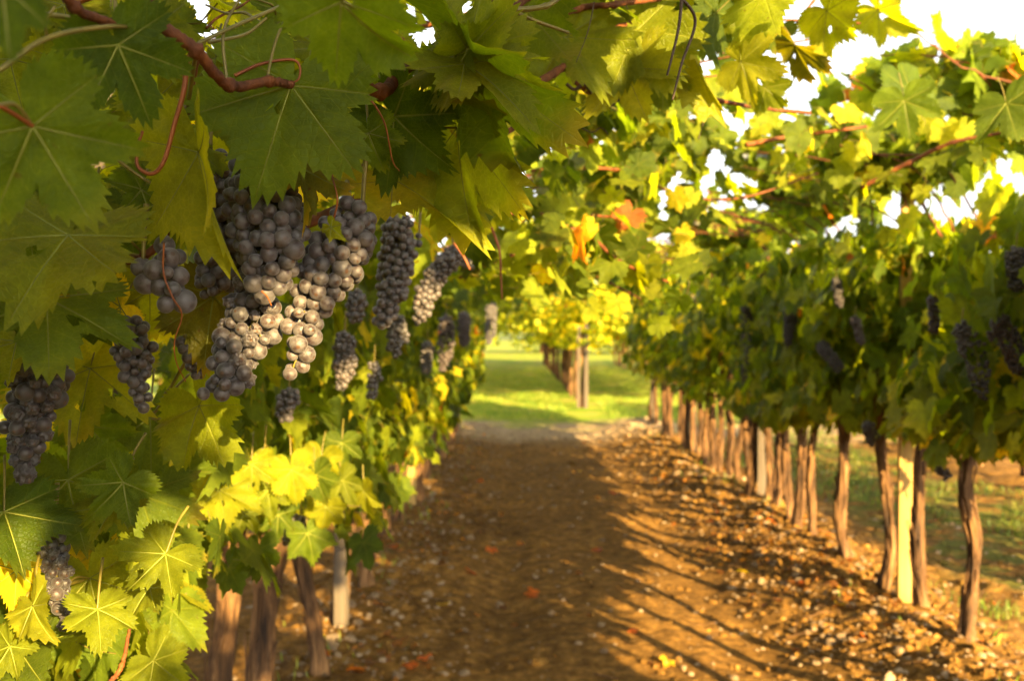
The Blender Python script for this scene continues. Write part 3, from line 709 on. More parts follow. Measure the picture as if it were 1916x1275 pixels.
# trees closing the view beyond the far block
for k, (X, Y, h, w) in enumerate(((-9, 66, 6.5, 3.4), (-3.5, 63, 4.6, 3.0), (1.8, 68, 5.5, 3.2), (7, 64, 5.0, 3.0), (13, 67, 6.5, 3.5), (-15, 64, 6, 3.4))):
    root = empty('tree', (X, Y, 0)); g = np.random.default_rng(k + 77)
    a = Acc(); a.add(*tube(spline([(X, Y, -.2), (X + .1, Y, h * .3), (X, Y, h * .8)], 10), np.linspace(.2, .05, 10), 8))
    for q in range(6):
        an = q * 1.05; a.add(*tube(spline([(X, Y, h * .25 + q * .3), (X + math.cos(an) * w * .4, Y + math.sin(an) * w * .4, h * .5 + q * .2), (X + math.cos(an) * w * .7, Y + math.sin(an) * w * .7, h * .6 + q * .3)], 6), np.linspace(.07, .02, 6), 5))
    a.build('trunk', M_bark, root)
    n = 2200; v = g.normal(0, 1, (n, 3)); v /= np.linalg.norm(v, axis=1)[:, None]; P = np.array([X, Y, h * .5]) + v * np.array([w, w, h * .5]) * (g.random(n) ** .4)[:, None] * (.75 + .5 * n3(v * 2 + 9 + k, 2))[:, None]
    a = Acc(); add_leaves(a, P, v + g.normal(0, .4, (n, 3)), g.normal(0, 1, (n, 3)) + [0, 0, -.5], g.uniform(.12, .24, n), pick_tints(n, .2, bright=1.1), 2); a.build('crown', M_leaf_far, root)
    tag(root, ['round green tree left of the far rows, second from the left', 'low bushy tree closing the far grassy aisle', 'green tree behind the far centre row', 'low tree right of the far centre row', 'tall tree at the right end of the distant tree line', 'leftmost tree of the distant tree line'][k], 'tree', 'trees beyond the far block')

# ------------------------------------------------------------------ posts, arms and wires
def post(x, y, h, w, mat, label, arm=None, dep=None):
    root = empty('trellis_post', (x, y, 0))
    a = Acc(); n = 14; zb = float(soil_h(np.array(x), np.array(y))) - .05 if y < 16 else -.1
    V, T = box((0, 0, 0), (w, w, 1)); hgt = (V[:, 2] + .5) * (h - zb) + zb
    V = np.stack([x + V[:, 0] * .97 + V[:, 1] * .2 + .012 * (hgt / h), y + V[:, 1] * .97 - V[:, 0] * .2, hgt], 1); a.add(V, T)
    a.build('post', mat, root, smooth=False)
    if arm:
        b = Acc(); b.add(*tube(spline(arm, 10), .016, 10)); b.build('roof_arm', M_metal, root)
    tag(root, label, 'post', 'posts of the vine trellis')
lp = [(1.95, .066, M_greywood, 'pale post behind the vine leaves at the lower left'), (4.78, .058, M_greywood, 'thin grey wooden post, first fully seen on the left of the dirt aisle'), (8.1, .062, M_wood, 'pale sunlit post on the left of the dirt aisle'),
      (11.3, .062, M_greywood, 'grey post far along the left row, third fully seen'), (14.6, .07, M_greywood, 'end post of the left row by the grass headland')]
for y, w, m, lab in lp:
    post(LX + .01, y + .12, 2.05, w, m, lab, arm=[(LX, y + .12, 2.02), (-.3, y + .12, 2.18), (.12, y + .12, 2.34), (.62, y + .12, 2.44)] if y > 4 else None)
rp = [(5.13, .064, M_wood, 'bright yellowish square post among the near right trunks'), (8.2, .07, M_greywood, 'grey post, second along the right row'), (11.4, .07, M_greywood, 'grey post, third along the right row'), (14.7, .08, M_greywood, 'end post of the right row by the grass headland')]
for y, w, m, lab in rp:
    post(RX + .015 if y < 6 else RX + .03, y + .08, 2.42, w, m, lab, arm=[(RX + .03, y + .12, 2.36), (1.6, y + .12, 2.40), (1.15, y + .12, 2.42)])
post(1.37, 19.3, 1.65, .07, M_greywood, 'weathered end post at the head of the far centre row')
post(1.23, 19.4, 1.6, .06, M_greywood, 'left one of the twin posts heading the far centre row')
def wire(pts, label, r=.0016):
    a = Acc(); a.add(*tube(spline(pts, 40), r, 5)); tag(a.build('trellis_wire', M_wire), label, 'wire', 'wires of the vine trellis')
wire([(LX, -5, 1.15), (LX, 15, 1.15)], 'lower wire running along the left row')
wire([(LX, -5, 1.95), (LX, 15, 1.95)], 'upper wire running along the left row above its hedge')
wire([(RX, -5, 1.2), (RX, 15, 1.2)], 'lower wire running along the right row')
wire([(RX, -5, 2.3), (RX, 15, 2.3)], 'upper wire running along the right row near the post tops')
wire([(.12, 4.9, 2.36), (.12, 15, 2.36)], 'roof wire over the aisle carried by the left arms')
wire([(1.3, 5.2, 2.43), (1.3, 15, 2.43)], 'roof wire over the aisle carried by the right arms')

# ------------------------------------------------------------------ the near vine: shoots, leaves and tendrils placed one by one
SH = []
def cane(pts, r, vine=None, mat=None, name='shoot', taper=.6, node=True, k=9):
    W = np.array([at(*p) for p in pts]); n = 12 * len(pts)
    S = spline(W, n); rad = np.linspace(r, r * taper, n)
    if node:
        for q in range(1, len(pts) - (0 if len(pts) < 3 else 1)): rad = rad * (1 + .5 * np.exp(-((np.arange(n) - q * (n - 1) / (len(pts) - 1)) / .9) ** 2))
    if node: rad = rad * rng.uniform(.93, 1.07, n); S = S + rng.normal(0, r * .07, S.shape)
    a = Acc(); a.add(*tube(S, rad, k))
    o = a.build(name, mat or M_cane, vine or HERO, origin=W[0]); SH.append((S, o)); return o
# canes of the near vine (pixel x, pixel y, metres)
cane([(287, -60, .74), (290, 30, .74), (368, 95, .76), (430, 160, .80), (505, 152, .84), (548, 160, .86)], .0058)
cane([(640, 130, .95), (712, 172, 1.0), (770, 120, 1.05), (840, 90, 1.1), (930, 40, 1.2), (1010, -20, 1.3)], .0075)
cane([(560, 425, 1.12), (673, 372, 1.2), (735, 348, 1.3), (850, 295, 1.4), (980, 232, 1.55), (1060, 195, 1.7)], .0062, HERO2)
cane([(905, 208, 1.3), (1000, 160, 1.4), (1070, 115, 1.5), (1160, 53, 1.6), (1243, 30, 1.7)], .0072, HERO2)
cane([(995, 48, 1.4), (1080, 18, 1.5), (1150, 10, 1.5), (1235, 0, 1.6)], .006, HERO2)
cane([(240, 488, .92), (270, 480, .93), (308, 438, .94), (330, 340, .95), (352, 210, .92), (372, 100, .9)], .0042)
cane([(1080, 155, 1.6), (1130, 180, 1.75), (1270, 180, 2.0), (1345, 190, 2.1), (1430, 204, 2.15), (1515, 212, 2.2)], .0062, HERO2)
cane([(100, -60, .62), (140, 12, .64), (215, 45, .68), (290, 60, .74)], .004, mat=M_cane)
cane([(0, 1180, 1.0), (60, 1135, 1.05), (115, 1100, 1.1), (190, 1080, 1.2)], .003, HERO2, M_green)
cane([(200, 1285, 1.1), (225, 1250, 1.12), (240, 1180, 1.15)], .0032, HERO2)
cane([(20, 520, 1.3), (70, 660, 1.3), (55, 850, 1.25), (90, 1010, 1.25)], .0035, HERO2)
cane([(385, 290, 1.05), (420, 520, 1.2), (310, 740, 1.3), (270, 790, 1.35)], .003, HERO2, M_green)
for pts, r in (([(995, 320, 2.9), (1150, 318, 3.1), (1280, 367, 3.3), (1390, 370, 3.4), (1530, 325, 3.5)], .006), ([(950, 400, 2.6), (1050, 402, 2.8), (1180, 410, 3.), (1305, 440, 3.2)], .0055), ([(1040, 420, 2.4), (1100, 440, 2.5), (1165, 492, 2.6), (1250, 528, 2.8)], .0065),
               ([(1395, 272, 3.2), (1480, 256, 3.2), (1620, 238, 3.3)], .0085), ([(1610, 352, 3.2), (1700, 305, 3.1), (1780, 268, 3.0), (1905, 243, 2.9)], .008), ([(860, 520, 3.), (990, 470, 3.2), (1080, 500, 3.3), (1200, 560, 3.6)], .006)):
    cane(pts, r, HERO2, k=7)
    Sx = spline(np.array([at(*p) for p in pts]), 12); Sx = Sx[rng.integers(0, 12, 26)] + rng.normal(0, .06, (26, 3)); Sx = Sx[unveil(Sx)]; nn = len(Sx); ax_ = Acc()
    add_leaves(ax_, Sx, np.stack([rng.normal(0, .5, nn), rng.normal(-.6, .5, nn), .5 + rng.normal(0, .4, nn)], 1), np.stack([rng.normal(0, .7, nn), rng.normal(0, .4, nn), -.7 + rng.normal(0, .4, nn)], 1), rng.uniform(.04, .075, nn), pick_tints(nn, .12, bright=1.1), 1, .9)
    ax_.build('foliage', [M_leaf, M_green], HERO2)
# green and orange stalks and tendrils
for pts, r, m in (([(0, 132, .6), (90, 72, .62), (205, 50, .66), (280, 55, .72)], .0030, M_green), ([(38, 18, .64), (110, 30, .66), (200, 42, .68), (270, 62, .73)], .0030, M_green), ([(90, 75, .63), (88, 40, .62), (105, 12, .62)], .0018, M_green),
                  ([(0, 197, .56), (30, 215, .57), (62, 236, .58)], .0026, M_tendril), ([(372, 82, .78), (440, 50, .80), (545, 5, .85), (600, -20, .9)], .0028, M_green), ([(392, 80, .8), (460, 65, .84), (500, 35, .86)], .0024, M_green),
                  ([(210, 290, .86), (255, 325, .87), (310, 360, .88)], .0026, M_green), ([(290, 268, .9), (308, 300, .9), (318, 345, .88)], .0026, M_green), ([(310, 360, .88), (345, 285, .88), (352, 205, .86), (368, 100, .8)], .0038, M_green),
                  ([(140, 450, .9), (200, 466, .91), (268, 480, .93)], .0026, M_green), ([(232, 437, .9), (268, 475, .93)], .0022, M_green), ([(425, 150, .8), (420, 60, .8), (455, -10, .8)], .0024, M_green), ([(500, 150, .84), (520, 70, .85), (560, -10, .88)], .0022, M_green),
                  ([(580, 130, .88), (590, 70, .9), (620, 10, .95)], .0024, M_green), ([(760, 108, .98), (805, 107, 1.0), (840, 105, 1.02)], .0028, M_green), ([(790, 232, 1.05), (822, 238, 1.05), (855, 240, 1.06)], .0024, M_green),
                  ([(283, 780, 1.3), (320, 735, 1.3), (355, 700, 1.3)], .003, M_green), ([(283, 785, 1.3), (340, 785, 1.3), (420, 775, 1.3)], .0024, M_green), ([(620, 945, 2.3), (650, 948, 2.3), (675, 950, 2.3)], .0035, M_green)):
    cane(pts, r * .62, mat=m, name='leaf_stalk', node=False, k=7, taper=.8)
for pts, r in (([(352, 105, .8), (345, 170, .8), (328, 230, .8), (308, 300, .8), (285, 325, .8), (258, 310, .8), (260, 270, .8), (268, 245, .8)], .0024), ([(307, 455, .86), (306, 510, .85), (322, 555, .85), (340, 590, .86), (326, 640, .87), (330, 680, .88), (347, 715, .9)], .0009),
               ([(440, 142, .84), (490, 120, .85), (545, 112, .86), (562, 125, .86), (558, 150, .86), (530, 160, .86)], .0016), ([(625, 410, .9), (632, 372, .88), (622, 320, .9), (640, 290, .92)], .0010), ([(490, 545, .9), (500, 555, .9), (508, 572, .89)], .0010),
               ([(820, 112, 1.1), (821, 150, 1.1), (822, 205, 1.1), (828, 235, 1.1)], .0018), ([(655, 130, .95), (690, 180, .95), (720, 230, .96), (735, 300, .98), (748, 320, 1.)], .0012), ([(920, 425, 2.), (935, 470, 2.), (938, 520, 2.), (940, 560, 2.)], .003), ([(850, 455, 1.9), (868, 480, 1.9), (880, 505, 1.9)], .003)):
    cane(pts, r, mat=M_tendril, name='tendril', node=False, k=6, taper=.5)
for pts, r in (([(1275, 0, 1.2), (1268, 60, 1.2), (1248, 142, 1.2)], .0022), ([(1268, -10, 1.2), (1300, 40, 1.22), (1275, 120, 1.22), (1258, 188, 1.22)], .0022), ([(1060, 158, 1.6), (1075, 168, 1.6), (1095, 160, 1.6), (1112, 185, 1.62), (1140, 200, 1.65), (1175, 170, 1.7)], .0030),
               ([(1318, 180, 1.9), (1318, 220, 1.9), (1306, 262, 1.9)], .0012), ([(1075, 230, 1.8), (1105, 248, 1.8), (1125, 240, 1.8), (1138, 252, 1.8)], .0016), ([(240, 605, 1.4), (250, 600, 1.4), (258, 612, 1.4), (248, 622, 1.4), (236, 615, 1.4)], .0015),
               ([(1112, 5, 1.3), (1100, 60, 1.3), (1078, 118, 1.3)], .0008)):
    cane(pts, r, mat=M_dark, name='tendril', node=False, k=6, taper=.6)

for q in range(26):
    x0_ = random.uniform(120, 1000); y0_ = random.uniform(-80, 130); d_ = random.uniform(.86, 1.25); an = random.uniform(-.9, .9) + random.choice([0, math.pi, 1.57]); L_ = random.uniform(90, 220)
    pts = [(x0_ + math.cos(an) * L_ * t + random.gauss(0, 9), y0_ - math.sin(an) * L_ * t * .6 + random.gauss(0, 7), d_ + .05 * t) for t in (0, .33, .66, 1)]
    cane(pts, random.choice([.0012, .0015, .0022, .003]), mat=random.choice([M_green, M_green, M_tendril, M_cane]), name='leaf_stalk', node=q % 2 == 0, k=7, taper=.7)
HL = [leaf_template(30, 7, s, .085) for s in range(5)]
nhero = 0
LEAFS = []
def hero(j, t, roll=0, w=1.0, tint=(.06, .11, .008), fold=.15, droop=.25, ripple=.07, side=.1, var=0, rnd=.2, stalk=None, vine=None, waves=5):
    ripple *= 1.7; droop *= 1.25; rnd = max(rnd, random.uniform(.1, .6)); tint = tuple(np.array(tint) * random.uniform(.85, 1.2))
    """one vine leaf: stalk junction j and tip t as (px, py, metres)"""
    global nhero; nhero += 1
    J = at(*j); Tt = at(*t); Y = Tt - J; L_ = np.linalg.norm(Y); Y /= L_
    c = np.array(CAM) - J; N0 = c - Y * c.dot(Y); N0 /= np.linalg.norm(N0); X0 = np.cross(Y, N0)
    N1 = N0 * math.cos(R(roll)) + X0 * math.sin(R(roll)); X1 = np.cross(Y, N1)
    V, T = HL[var % 5]; W = bend_leaf(V, fold, droop, ripple, nhero, side, waves)
    P = J + L_ * (W[:, :1] * w * X1 + W[:, 1:2] * Y + W[:, 2:3] * N1)
    if random.random() < .4:          # holes eaten in the blade
        cen = V[T].mean(1)[:, :2]
        for _ in range(random.randint(1, 3)):
            q = np.array([random.uniform(-.5, .5), random.uniform(-.1, .7)]); T = T[np.linalg.norm(cen - q, axis=1) > random.uniform(.03, .07)]; cen = V[T].mean(1)[:, :2]
    a = Acc(); a.add(P, T, 0, np.concatenate([V[:, :2], np.full((len(V), 1), rnd)], 1), tint)
    if stalk is not False:
        if stalk is None:
            e = J - Y * L_ * .45 + np.array([0, .02, .03])
        else: e = at(*stalk)
        m = (J + e) / 2 + np.array([0, 0, .006])
        a.add(*tube(spline([J - N1 * .0012, m, e], 14), np.linspace(.0011, .0016, 14), 6), 1)
    # raised main veins on the side facing the camera
    for an, ln in ((0, .93), (50, .8), (-50, .8), (104, .55), (-104, .55)):
        k = 12; rr = np.linspace(0, ln, k); S = np.stack([np.sin(R(an)) * rr, np.cos(R(an)) * rr, 0 * rr], 1); S = bend_leaf(S, fold, droop, ripple, nhero, side, waves)
        a.add(*tube(J + L_ * (S[:, :1] * w * X1 + S[:, 1:2] * Y + S[:, 2:3] * N1), np.linspace(.0008, .0002, k), 5), 2)
    LEAFS.append((a, J, vine))
M_vein = simple('leaf_vein', [(.3, (.12, .14, .012)), (.7, (.20, .21, .025))], 20, .5)
DG, MG, LG, YG, YY = (.048, .080, .005), (.072, .108, .006), (.115, .142, .006), (.18, .195, .008), (.40, .33, .012)
OL = (.075, .075, .006)
# -- upper left, closest to the lens
hero((545, 160, .86), (470, 368, .84), 12, 1.12, MG, .12, .18, .05, var=0, stalk=(548, 158, .87))
hero((62, 236, .58), (178, 432, .60), 8, 1.05, MG, .12, .22, .05, var=2, rnd=.55, stalk=(0, 197, .56))
hero((222, 85, .68), (292, 235, .70), -18, 1.05, DG, .25, .3, .06, var=3)
hero((372, 285, .84), (400, 526, .85), 56, .72, YG, .45, .15, .06, var=4, rnd=.3, stalk=(372, 205, .86), side=-.1)
hero((236, 385, 1.02), (250, 480, 1.0), 5, 1.35, DG, .05, .2, .05, var=1)
hero((128, 440, .78), (8, 560, .70), 35, 1.0, LG, .3, .3, .08, var=0, stalk=(140, 452, .9))
hero((86, 558, .84), (96, 692, .80), -10, 1.35, MG, .1, .25, .06, var=2, rnd=.5)
hero((110, 540, 1.2), (195, 640, 1.18), 30, 1.0, DG, .2, .25, .06, var=3)
hero((5, -30, .42), (20, 110, .42), 0, .8, DG, .1, .1, .05, var=1)
hero((640, 5, .62), (768, 150, .66), 30, .85, MG, .4, .35, .08, var=2)
hero((876, 95, .95), (800, -5, 1.0), -20, 1.1, LG, .2, .3, .08, var=0, stalk=(840, 105, 1.02))
hero((880, 98, .96), (1008, 60, .96), 35, .9, LG, .35, .3, .1, var=1)
hero((882, 115, .98), (1066, 282, .92), 55, .8, MG, .4, .3, .08, var=3, rnd=.8)
hero((870, 120, .95), (1005, 185, .9), -50, .9, LG, .3, .35, .08, var=2)
hero((738, 218, 1.04), (838, 330, 1.04), 25, 1.0, DG, .3, .3, .08, var=4)
hero((855, 240, 1.08), (982, 405, 1.0), 52, .85, LG, .4, .25, .08, var=2, rnd=.75)
hero((735, 335, 1.12), (900, 408, 1.05), -42, .8, YG, .4, .3, .08, var=1)
hero((800, 270, 1.15), (880, 400, 1.1), 20, .8, LG, .2, .3, .08, var=0)
hero((560, 310, .92), (596, 415, .90), -48, .8, OL, .5, .4, .12, var=3, rnd=.95, stalk=(585, 300, .95))
hero((690, 250, 1.0), (715, 320, 1.0), 10, 1.2, MG, .2, .3, .08, var=2)
hero((400, 555, 1.06), (372, 692, 1.02), 20, .85, OL, .2, .2, .06, var=1, rnd=.7)
hero((225, 575, 1.15), (160, 610, 1.15), 20, 1.6, YY, .2, .3, .08, var=3, rnd=.9)
hero((280, 545, 1.2), (285, 640, 1.2), -15, 1.5, YG, .2, .3, .08, var=0, rnd=.9)
hero((200, 505, 1.2), (120, 570, 1.15), 20, 1.2, OL, .2, .3, .08, var=4, rnd=.97)
hero((620, 425, .88), (640, 448, .87), 20, .7, LG, .3, .3, .08, var=4, stalk=(622, 412, .89))
hero((20, 110, .98), (40, 230, .95), 20, 1.1, LG, .2, .3, .08, var=1)
hero((50, 390, 1.02), (70, 520, 1.0), -15, 1.1, MG, .2, .3, .08, var=0)
hero((300, 180, 1.05), (330, 290, 1.02), 25, 1.0, LG, .2, .3, .08, var=2)
hero((120, 10, 1.0), (150, 100, .98), -25, 1.1, YG, .2, .3, .08, var=3)
# -- left edge, lower
hero((168, 690, 1.25), (130, 830, 1.2), 20, 1.2, YG, .2, .3, .1, var=2, rnd=.8)
hero((280, 782, 1.32), (285, 892, 1.28), -8, 1.0, MG, .15, .3, .07, var=0)
hero((372, 760, 1.25), (418, 872, 1.2), 38, 1.0, LG, .35, .3, .1, var=1)
hero((125, 900, 1.08), (150, 1035, 1.05), 12, 1.0, MG, .2, .3, .07, var=3)
hero((5, 960, 1.0), (45, 1068, .97), -12, 1.25, DG, .15, .3, .07, var=4)
hero((165, 1085, 1.15), (190, 1202, 1.12), 10, 1.1, LG, .2, .3, .08, var=2, rnd=.5, stalk=(115, 1102, 1.1))
hero((28, 1070, 1.05), (20, 1155, 1.05), 20, 1.0, YY, .2, .4, .1, var=0, rnd=.8)
hero((285, 1240, 1.3), (340, 1290, 1.28), 10, 1.1, LG, .2, .3, .08, var=1)
hero((35, 1225, 1.05), (65, 1275, 1.0), 10, 1.4, MG, .2, .3, .08, var=4)
hero((180, 1030, 1.5), (190, 1090, 1.45), 10, .9, YY, .35, .4, .12, var=3, rnd=.9)
hero((240, 1030, 1.6), (262, 1085, 1.5), 10, 1.2, LG, .2, .3, .08, var=2)
hero((330, 1025, 1.7), (345, 1105, 1.65), 10, 1.1, MG, .2, .3, .08, var=0)
hero((165, 800, 1.25), (235, 885, 1.25), 20, .9, MG, .2, .3, .1, var=3)
hero((30, 640, .95), (10, 700, .9), 20, .9, LG, .2, .3, .1, var=1)
hero((320, 880, 1.5), (335, 955, 1.45), 20, 1.2, MG, .2, .3, .08, var=2)
hero((410, 920, 1.8), (425, 990, 1.75), -10, 1.1, YG, .2, .3, .08, var=4)
hero((545, 880, 2.1), (560, 950, 2.1), -10, .9, YG, .2, .3, .08, var=0)
hero((610, 950, 2.3), (600, 995, 2.3), 10, 1.2, YG, .2, .3, .08, var=1)
hero((680, 920, 2.4), (688, 975, 2.4), 50, 1.0, YG, .2, .3, .08, var=2)
# -- top row, middle
hero((985, 20, 1.35), (1060, 110, 1.3), 20, 1.0, MG, .2, .3, .1, var=1)
hero((1060, 70, 1.5), (1125, 170, 1.45), -20, 1.1, LG, .2, .3, .1, var=2)
hero((1170, 130, 1.6), (1200, 215, 1.55), 15, 1.2, YG, .2, .3, .08, var=3)
hero((1190, 60, 1.6), (1265, 175, 1.55), -10, 1.0, LG, .2, .3, .08, var=0)
hero((1290, 60, 1.7), (1300, 220, 1.65), 55, .6, YG, .5, .3, .1, var=4, rnd=.6)
hero((1385, 117, 1.75), (1462, 138, 1.7), 12, 1.05, YG, .15, .3, .08, var=2, rnd=.3, stalk=(1370, 60, 1.8))
hero((1430, 165, 2.0), (1470, 205, 2.0), 20, 1.2, LG, .2, .3, .08, var=1)
hero((1485, 85, 1.9), (1552, 142, 1.85), 60, .7, OL, .4, .3, .08, var=3, rnd=.9)
hero((1545, 22, 1.9), (1600, 72, 1.85), 25, 1.2, YG, .3, .3, .1, var=4, rnd=.5)
hero((1330, 20, 1.7), (1400, 55, 1.7), 20, 1.2, LG, .2, .3, .08, var=0)
hero((1240, 150, 1.7), (1180, 200, 1.7), 20, 1.0, MG, .2, .3, .08, var=1)
cane([(1452, 100, 2.0), (1480, 60, 2.), (1520, 5, 2.), (1560, -30, 2.)], .0035, HERO2, M_cane)
hero((1690, 190, 2.3), (1700, 262, 2.28), 10, 1.1, MG, .1, .2, .05, var=3)
hero((1700, 170, 2.45), (1640, 190, 2.4), 15, 1.0, DG, .1, .2, .05, var=0)
hero((1880, 195, 2.3), (1900, 262, 2.25), 10, 1.1, MG, .1, .2, .05, var=2)
hero((1640, 20, 2.2), (1700, 70, 2.15), 35, .9, YG, .3, .3, .1, var=1)

# small leaves packed behind the heroes so no bare gap opens at the top left
def filler(x0, y0, x1, y1, d0, d1, n, dark, vine, yel=.05, lod=0, sz=(.05, .085)):
    a = Acc(); P = np.array([at(random.uniform(x0, x1), random.uniform(y0, y1), random.uniform(d0, d1)) for _ in range(n)])
    Nn = np.stack([rng.normal(0, .5, n), rng.normal(-.5, .5, n), rng.normal(.6, .4, n)], 1); Tp = np.stack([rng.normal(0, .6, n), rng.normal(0, .4, n), rng.normal(-.8, .4, n)], 1)
    k = unveil(P); P, Nn, Tp = P[k], Nn[k], Tp[k]; n = len(P)
    add_leaves(a, P, Nn, Tp, rng.uniform(*sz, n), pick_tints(n, yel) * dark, lod, .9)  # tints multiplied up: sunlight from beyond is put into the leaf colour
    a.build('foliage', [M_leaf, M_green], vine)
filler(-150, -260, 800, 120, 1.15, 1.5, 60, 2.0, HERO, .25)
filler(330, -20, 760, 150, 1.0, 1.3, 26, 1.8, HERO, .2, sz=(.03, .055))
filler(-150, 100, 560, 420, 1.25, 1.6, 60, 1.8, HERO2, .25)
filler(560, -150, 1150, 200, 1.3, 1.9, 34, 1.8, HERO2, .1)
filler(-100, 600, 330, 1300, 1.3, 1.6, 46, 1.4, HERO2, .2)
filler(740, 330, 1080, 540, 2.4, 4.2, 110, 1.5, HERO2, .2)
filler(1000, -250, 1500, 80, 1.7, 2.3, 60, 1.2, HERO2, .2)

for px_, py_, d_ in ((470, 870, 2.0), (500, 920, 2.1), (590, 890, 2.2), (600, 860, 2.4), (640, 900, 2.4), (520, 965, 2.2), (575, 1000, 2.3), (455, 960, 1.9), (350, 1010, 1.7), (290, 1000, 1.6), (240, 1160, 1.5), (640, 830, 2.5)):
    hero((px_, py_, d_), (px_ + random.randint(-15, 25), py_ + random.randint(45, 62), d_ - .02), random.uniform(-30, 30), random.uniform(.85, 1.1), random.choice([LG, MG, YG]), .25, .3, .1, var=random.randint(0, 4))
for q in range(30):
    x_, y_ = random.choice([(random.uniform(0, 1000), random.uniform(-20, 130)), (random.uniform(0, 330), random.uniform(700, 1250)), (random.uniform(90, 360), random.uniform(230, 420))]); d_ = random.uniform(.92, 1.15)
    if 380 < x_ < 720 and y_ > 120 or x_ < 380 and 560 < y_ < 880: continue
    hero((x_, y_, d_), (x_ + random.gauss(0, 40), y_ + random.uniform(45, 90), d_ - .03), random.uniform(-55, 55), random.uniform(.8, 1.15), random.choice([MG, LG, LG, YG]), .25, .3, .1, var=random.randint(0, 4))
for a, J, vine in LEAFS:
    best = None
    for S, o in SH:
        if not o.name.startswith('shoot'): continue
        d = np.min(np.linalg.norm(S - J, axis=1))
        if best is None or d < best[0]: best = (d, o)
    a.build('leaf', [M_leaf, M_green, M_vein], best[1], origin=J)

# ------------------------------------------------------------------ grapes
def berry_mesh(name, shrivel=0):
    B = subdiv(*I1); B = subdiv(*B)
    V, T = B; W = V.copy()
    if shrivel: W = V * (1 + shrivel * (n3(V * 3 + 20, 1.3) - .5)[:, None])
    a = Acc(); a.add(W, T, 0, V.copy()); o = a.build(name, M_grape); me = o.data; bpy.data.objects.remove(o); return me
BM = berry_mesh('berry'); BMS = berry_mesh('shrivelled_berry', .9)
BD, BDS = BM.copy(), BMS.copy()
for q in (BD, BDS): q.materials[0] = grape_material('shaded_grape_skin', .5)  # darker berry copies, shade put into the skin colour
B1 = subdiv(*I1)
def pack(axis, rad, d, seed, fill=1.0, shell=True):
    """berries of diameter d packed round an axis"""
    g = np.random.default_rng(seed); axis = np.asarray(axis); A = spline(axis, 60); Rr = np.interp(np.linspace(0, 1, 60), np.linspace(0, 1, len(rad)), rad)
    seg = np.linalg.norm(np.diff(A, axis=0), axis=1); wt = np.r_[seg, seg[-1]] * Rr ** 2; wt /= wt.sum()
    pts = np.zeros((0, 3)); ii = []
    for _ in range(9000):
        i = g.choice(60, p=wt); v = g.normal(0, 1, 3); v /= np.linalg.norm(v); r = max(Rr[i] - d * .5, d * .12) * g.uniform(.35, 1) ** .5
        p = A[i] + v * r
        if len(pts) and np.min(((pts - p) ** 2).sum(1)) < (d * .80) ** 2: continue
        pts = np.vstack([pts, p]); ii.append(i)
        if len(pts) > 260: break
    for it in range(25):
        D = pts[:, None] - pts[None]; L_ = np.linalg.norm(D, axis=2) + np.eye(len(pts)); ov = np.clip(d * .94 - L_, 0, None) * (1 - np.eye(len(pts)))
        pts = pts + (D / L_[..., None] * ov[..., None]).sum(1) * .3
        ca = A[ii]; pts = pts + (ca - pts) * .012
    # dense interior berries are never seen
    near = np.array([np.min(np.linalg.norm(A - p, axis=1) - Rr) for p in pts])
    if shell: keep = (near > -1.7 * d); pts = pts[keep]
    if fill < 1: pts = pts[g.random(len(pts)) < fill]
    return pts, A
def bunch(px_axis, px_rad, d, label, seed, level=0, shrivel=.0, stem=None, fill=1.0, dark=False):
    """level 0: each berry an object; level 1: all berries in one mesh (distant)"""
    W = np.array([at(*p) for p in px_axis]); dep = np.mean([p[2] for p in px_axis]); rad = np.array(px_rad) / FPX * dep
    pts, A = pack(W, rad, d, seed, fill)
    g = np.random.default_rng(seed + 7)
    if level:      # distant bunches: a side shoulder and an uneven outline
        wg = g.uniform(-1, 1); p2, _ = pack([W[0], W[0] + np.array([wg * rad[0] * 1.5, g.uniform(-.3, .3) * rad[0], -rad[0] * 1.3])], [rad[0] * .7, rad[0] * .4], d, seed + 1)
        pts = np.vstack([pts, p2]); pts = pts[g.random(len(pts)) < .93]
    top = np.array(at(*stem)) if stem else W[0] + np.array([0.003, .0, .05 + rad[0] * .6])
    root = empty('grape_bunch', top)
    tag(root, label, 'grapes', 'bunches of black grapes')
    a = Acc(); a.add(*tube(spline([top, W[0] + np.array([0, 0, .01]), *W[1:]], 24), np.linspace(.0026, .001, 24), 6))
    if level == 0:
        for p in pts:
            q = A[np.argmin(np.linalg.norm(A - p - np.array([0, 0, .004]), axis=1))]
            a.add(*tube(np.array([q, (p + q) / 2 + (0, 0, .002), p]), .0009, 4, False))
    a.build('stem', M_green, root)
    sz = np.exp(g.normal(0, .12, len(pts))) * d / 2; sz[g.random(len(pts)) < .07] *= .72
    order = np.argsort(np.linalg.norm(pts - np.array(CAM), axis=1)); lim = 100
    if level == 0:
        for k in order[:lim]:
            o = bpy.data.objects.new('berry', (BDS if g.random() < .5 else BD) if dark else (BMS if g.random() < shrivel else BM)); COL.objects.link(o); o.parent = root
            o.location = Vector(pts[k]) - Vector(top); s = sz[k]; o.scale = (s * g.uniform(.95, 1.04), s * g.uniform(.95, 1.04), s * g.uniform(.96, 1.06))
            q = A[np.argmin(np.linalg.norm(A - pts[k], axis=1))]; dr = Vector(pts[k] - q + np.array([0, 0, -.004]) + g.normal(0, .003, 3)); o.rotation_euler = dr.to_track_quat('-Z', 'Y').to_euler()
        rest = order[lim:]; base = B1
    else: rest = order; base = B1 if level == 1 else I1
    if len(rest):
        b = Acc()
        for k in rest: b.add(base[0] * sz[k] + pts[k], base[1], 0, base[0] @ np.array(Euler(g.uniform(0, 6, 3)).to_matrix()))
        o = b.build('berries', M_grape_shade if dark or level and px_axis[0][0] > 1000 else M_grape, root); o['kind'] = 'stuff'
    return root
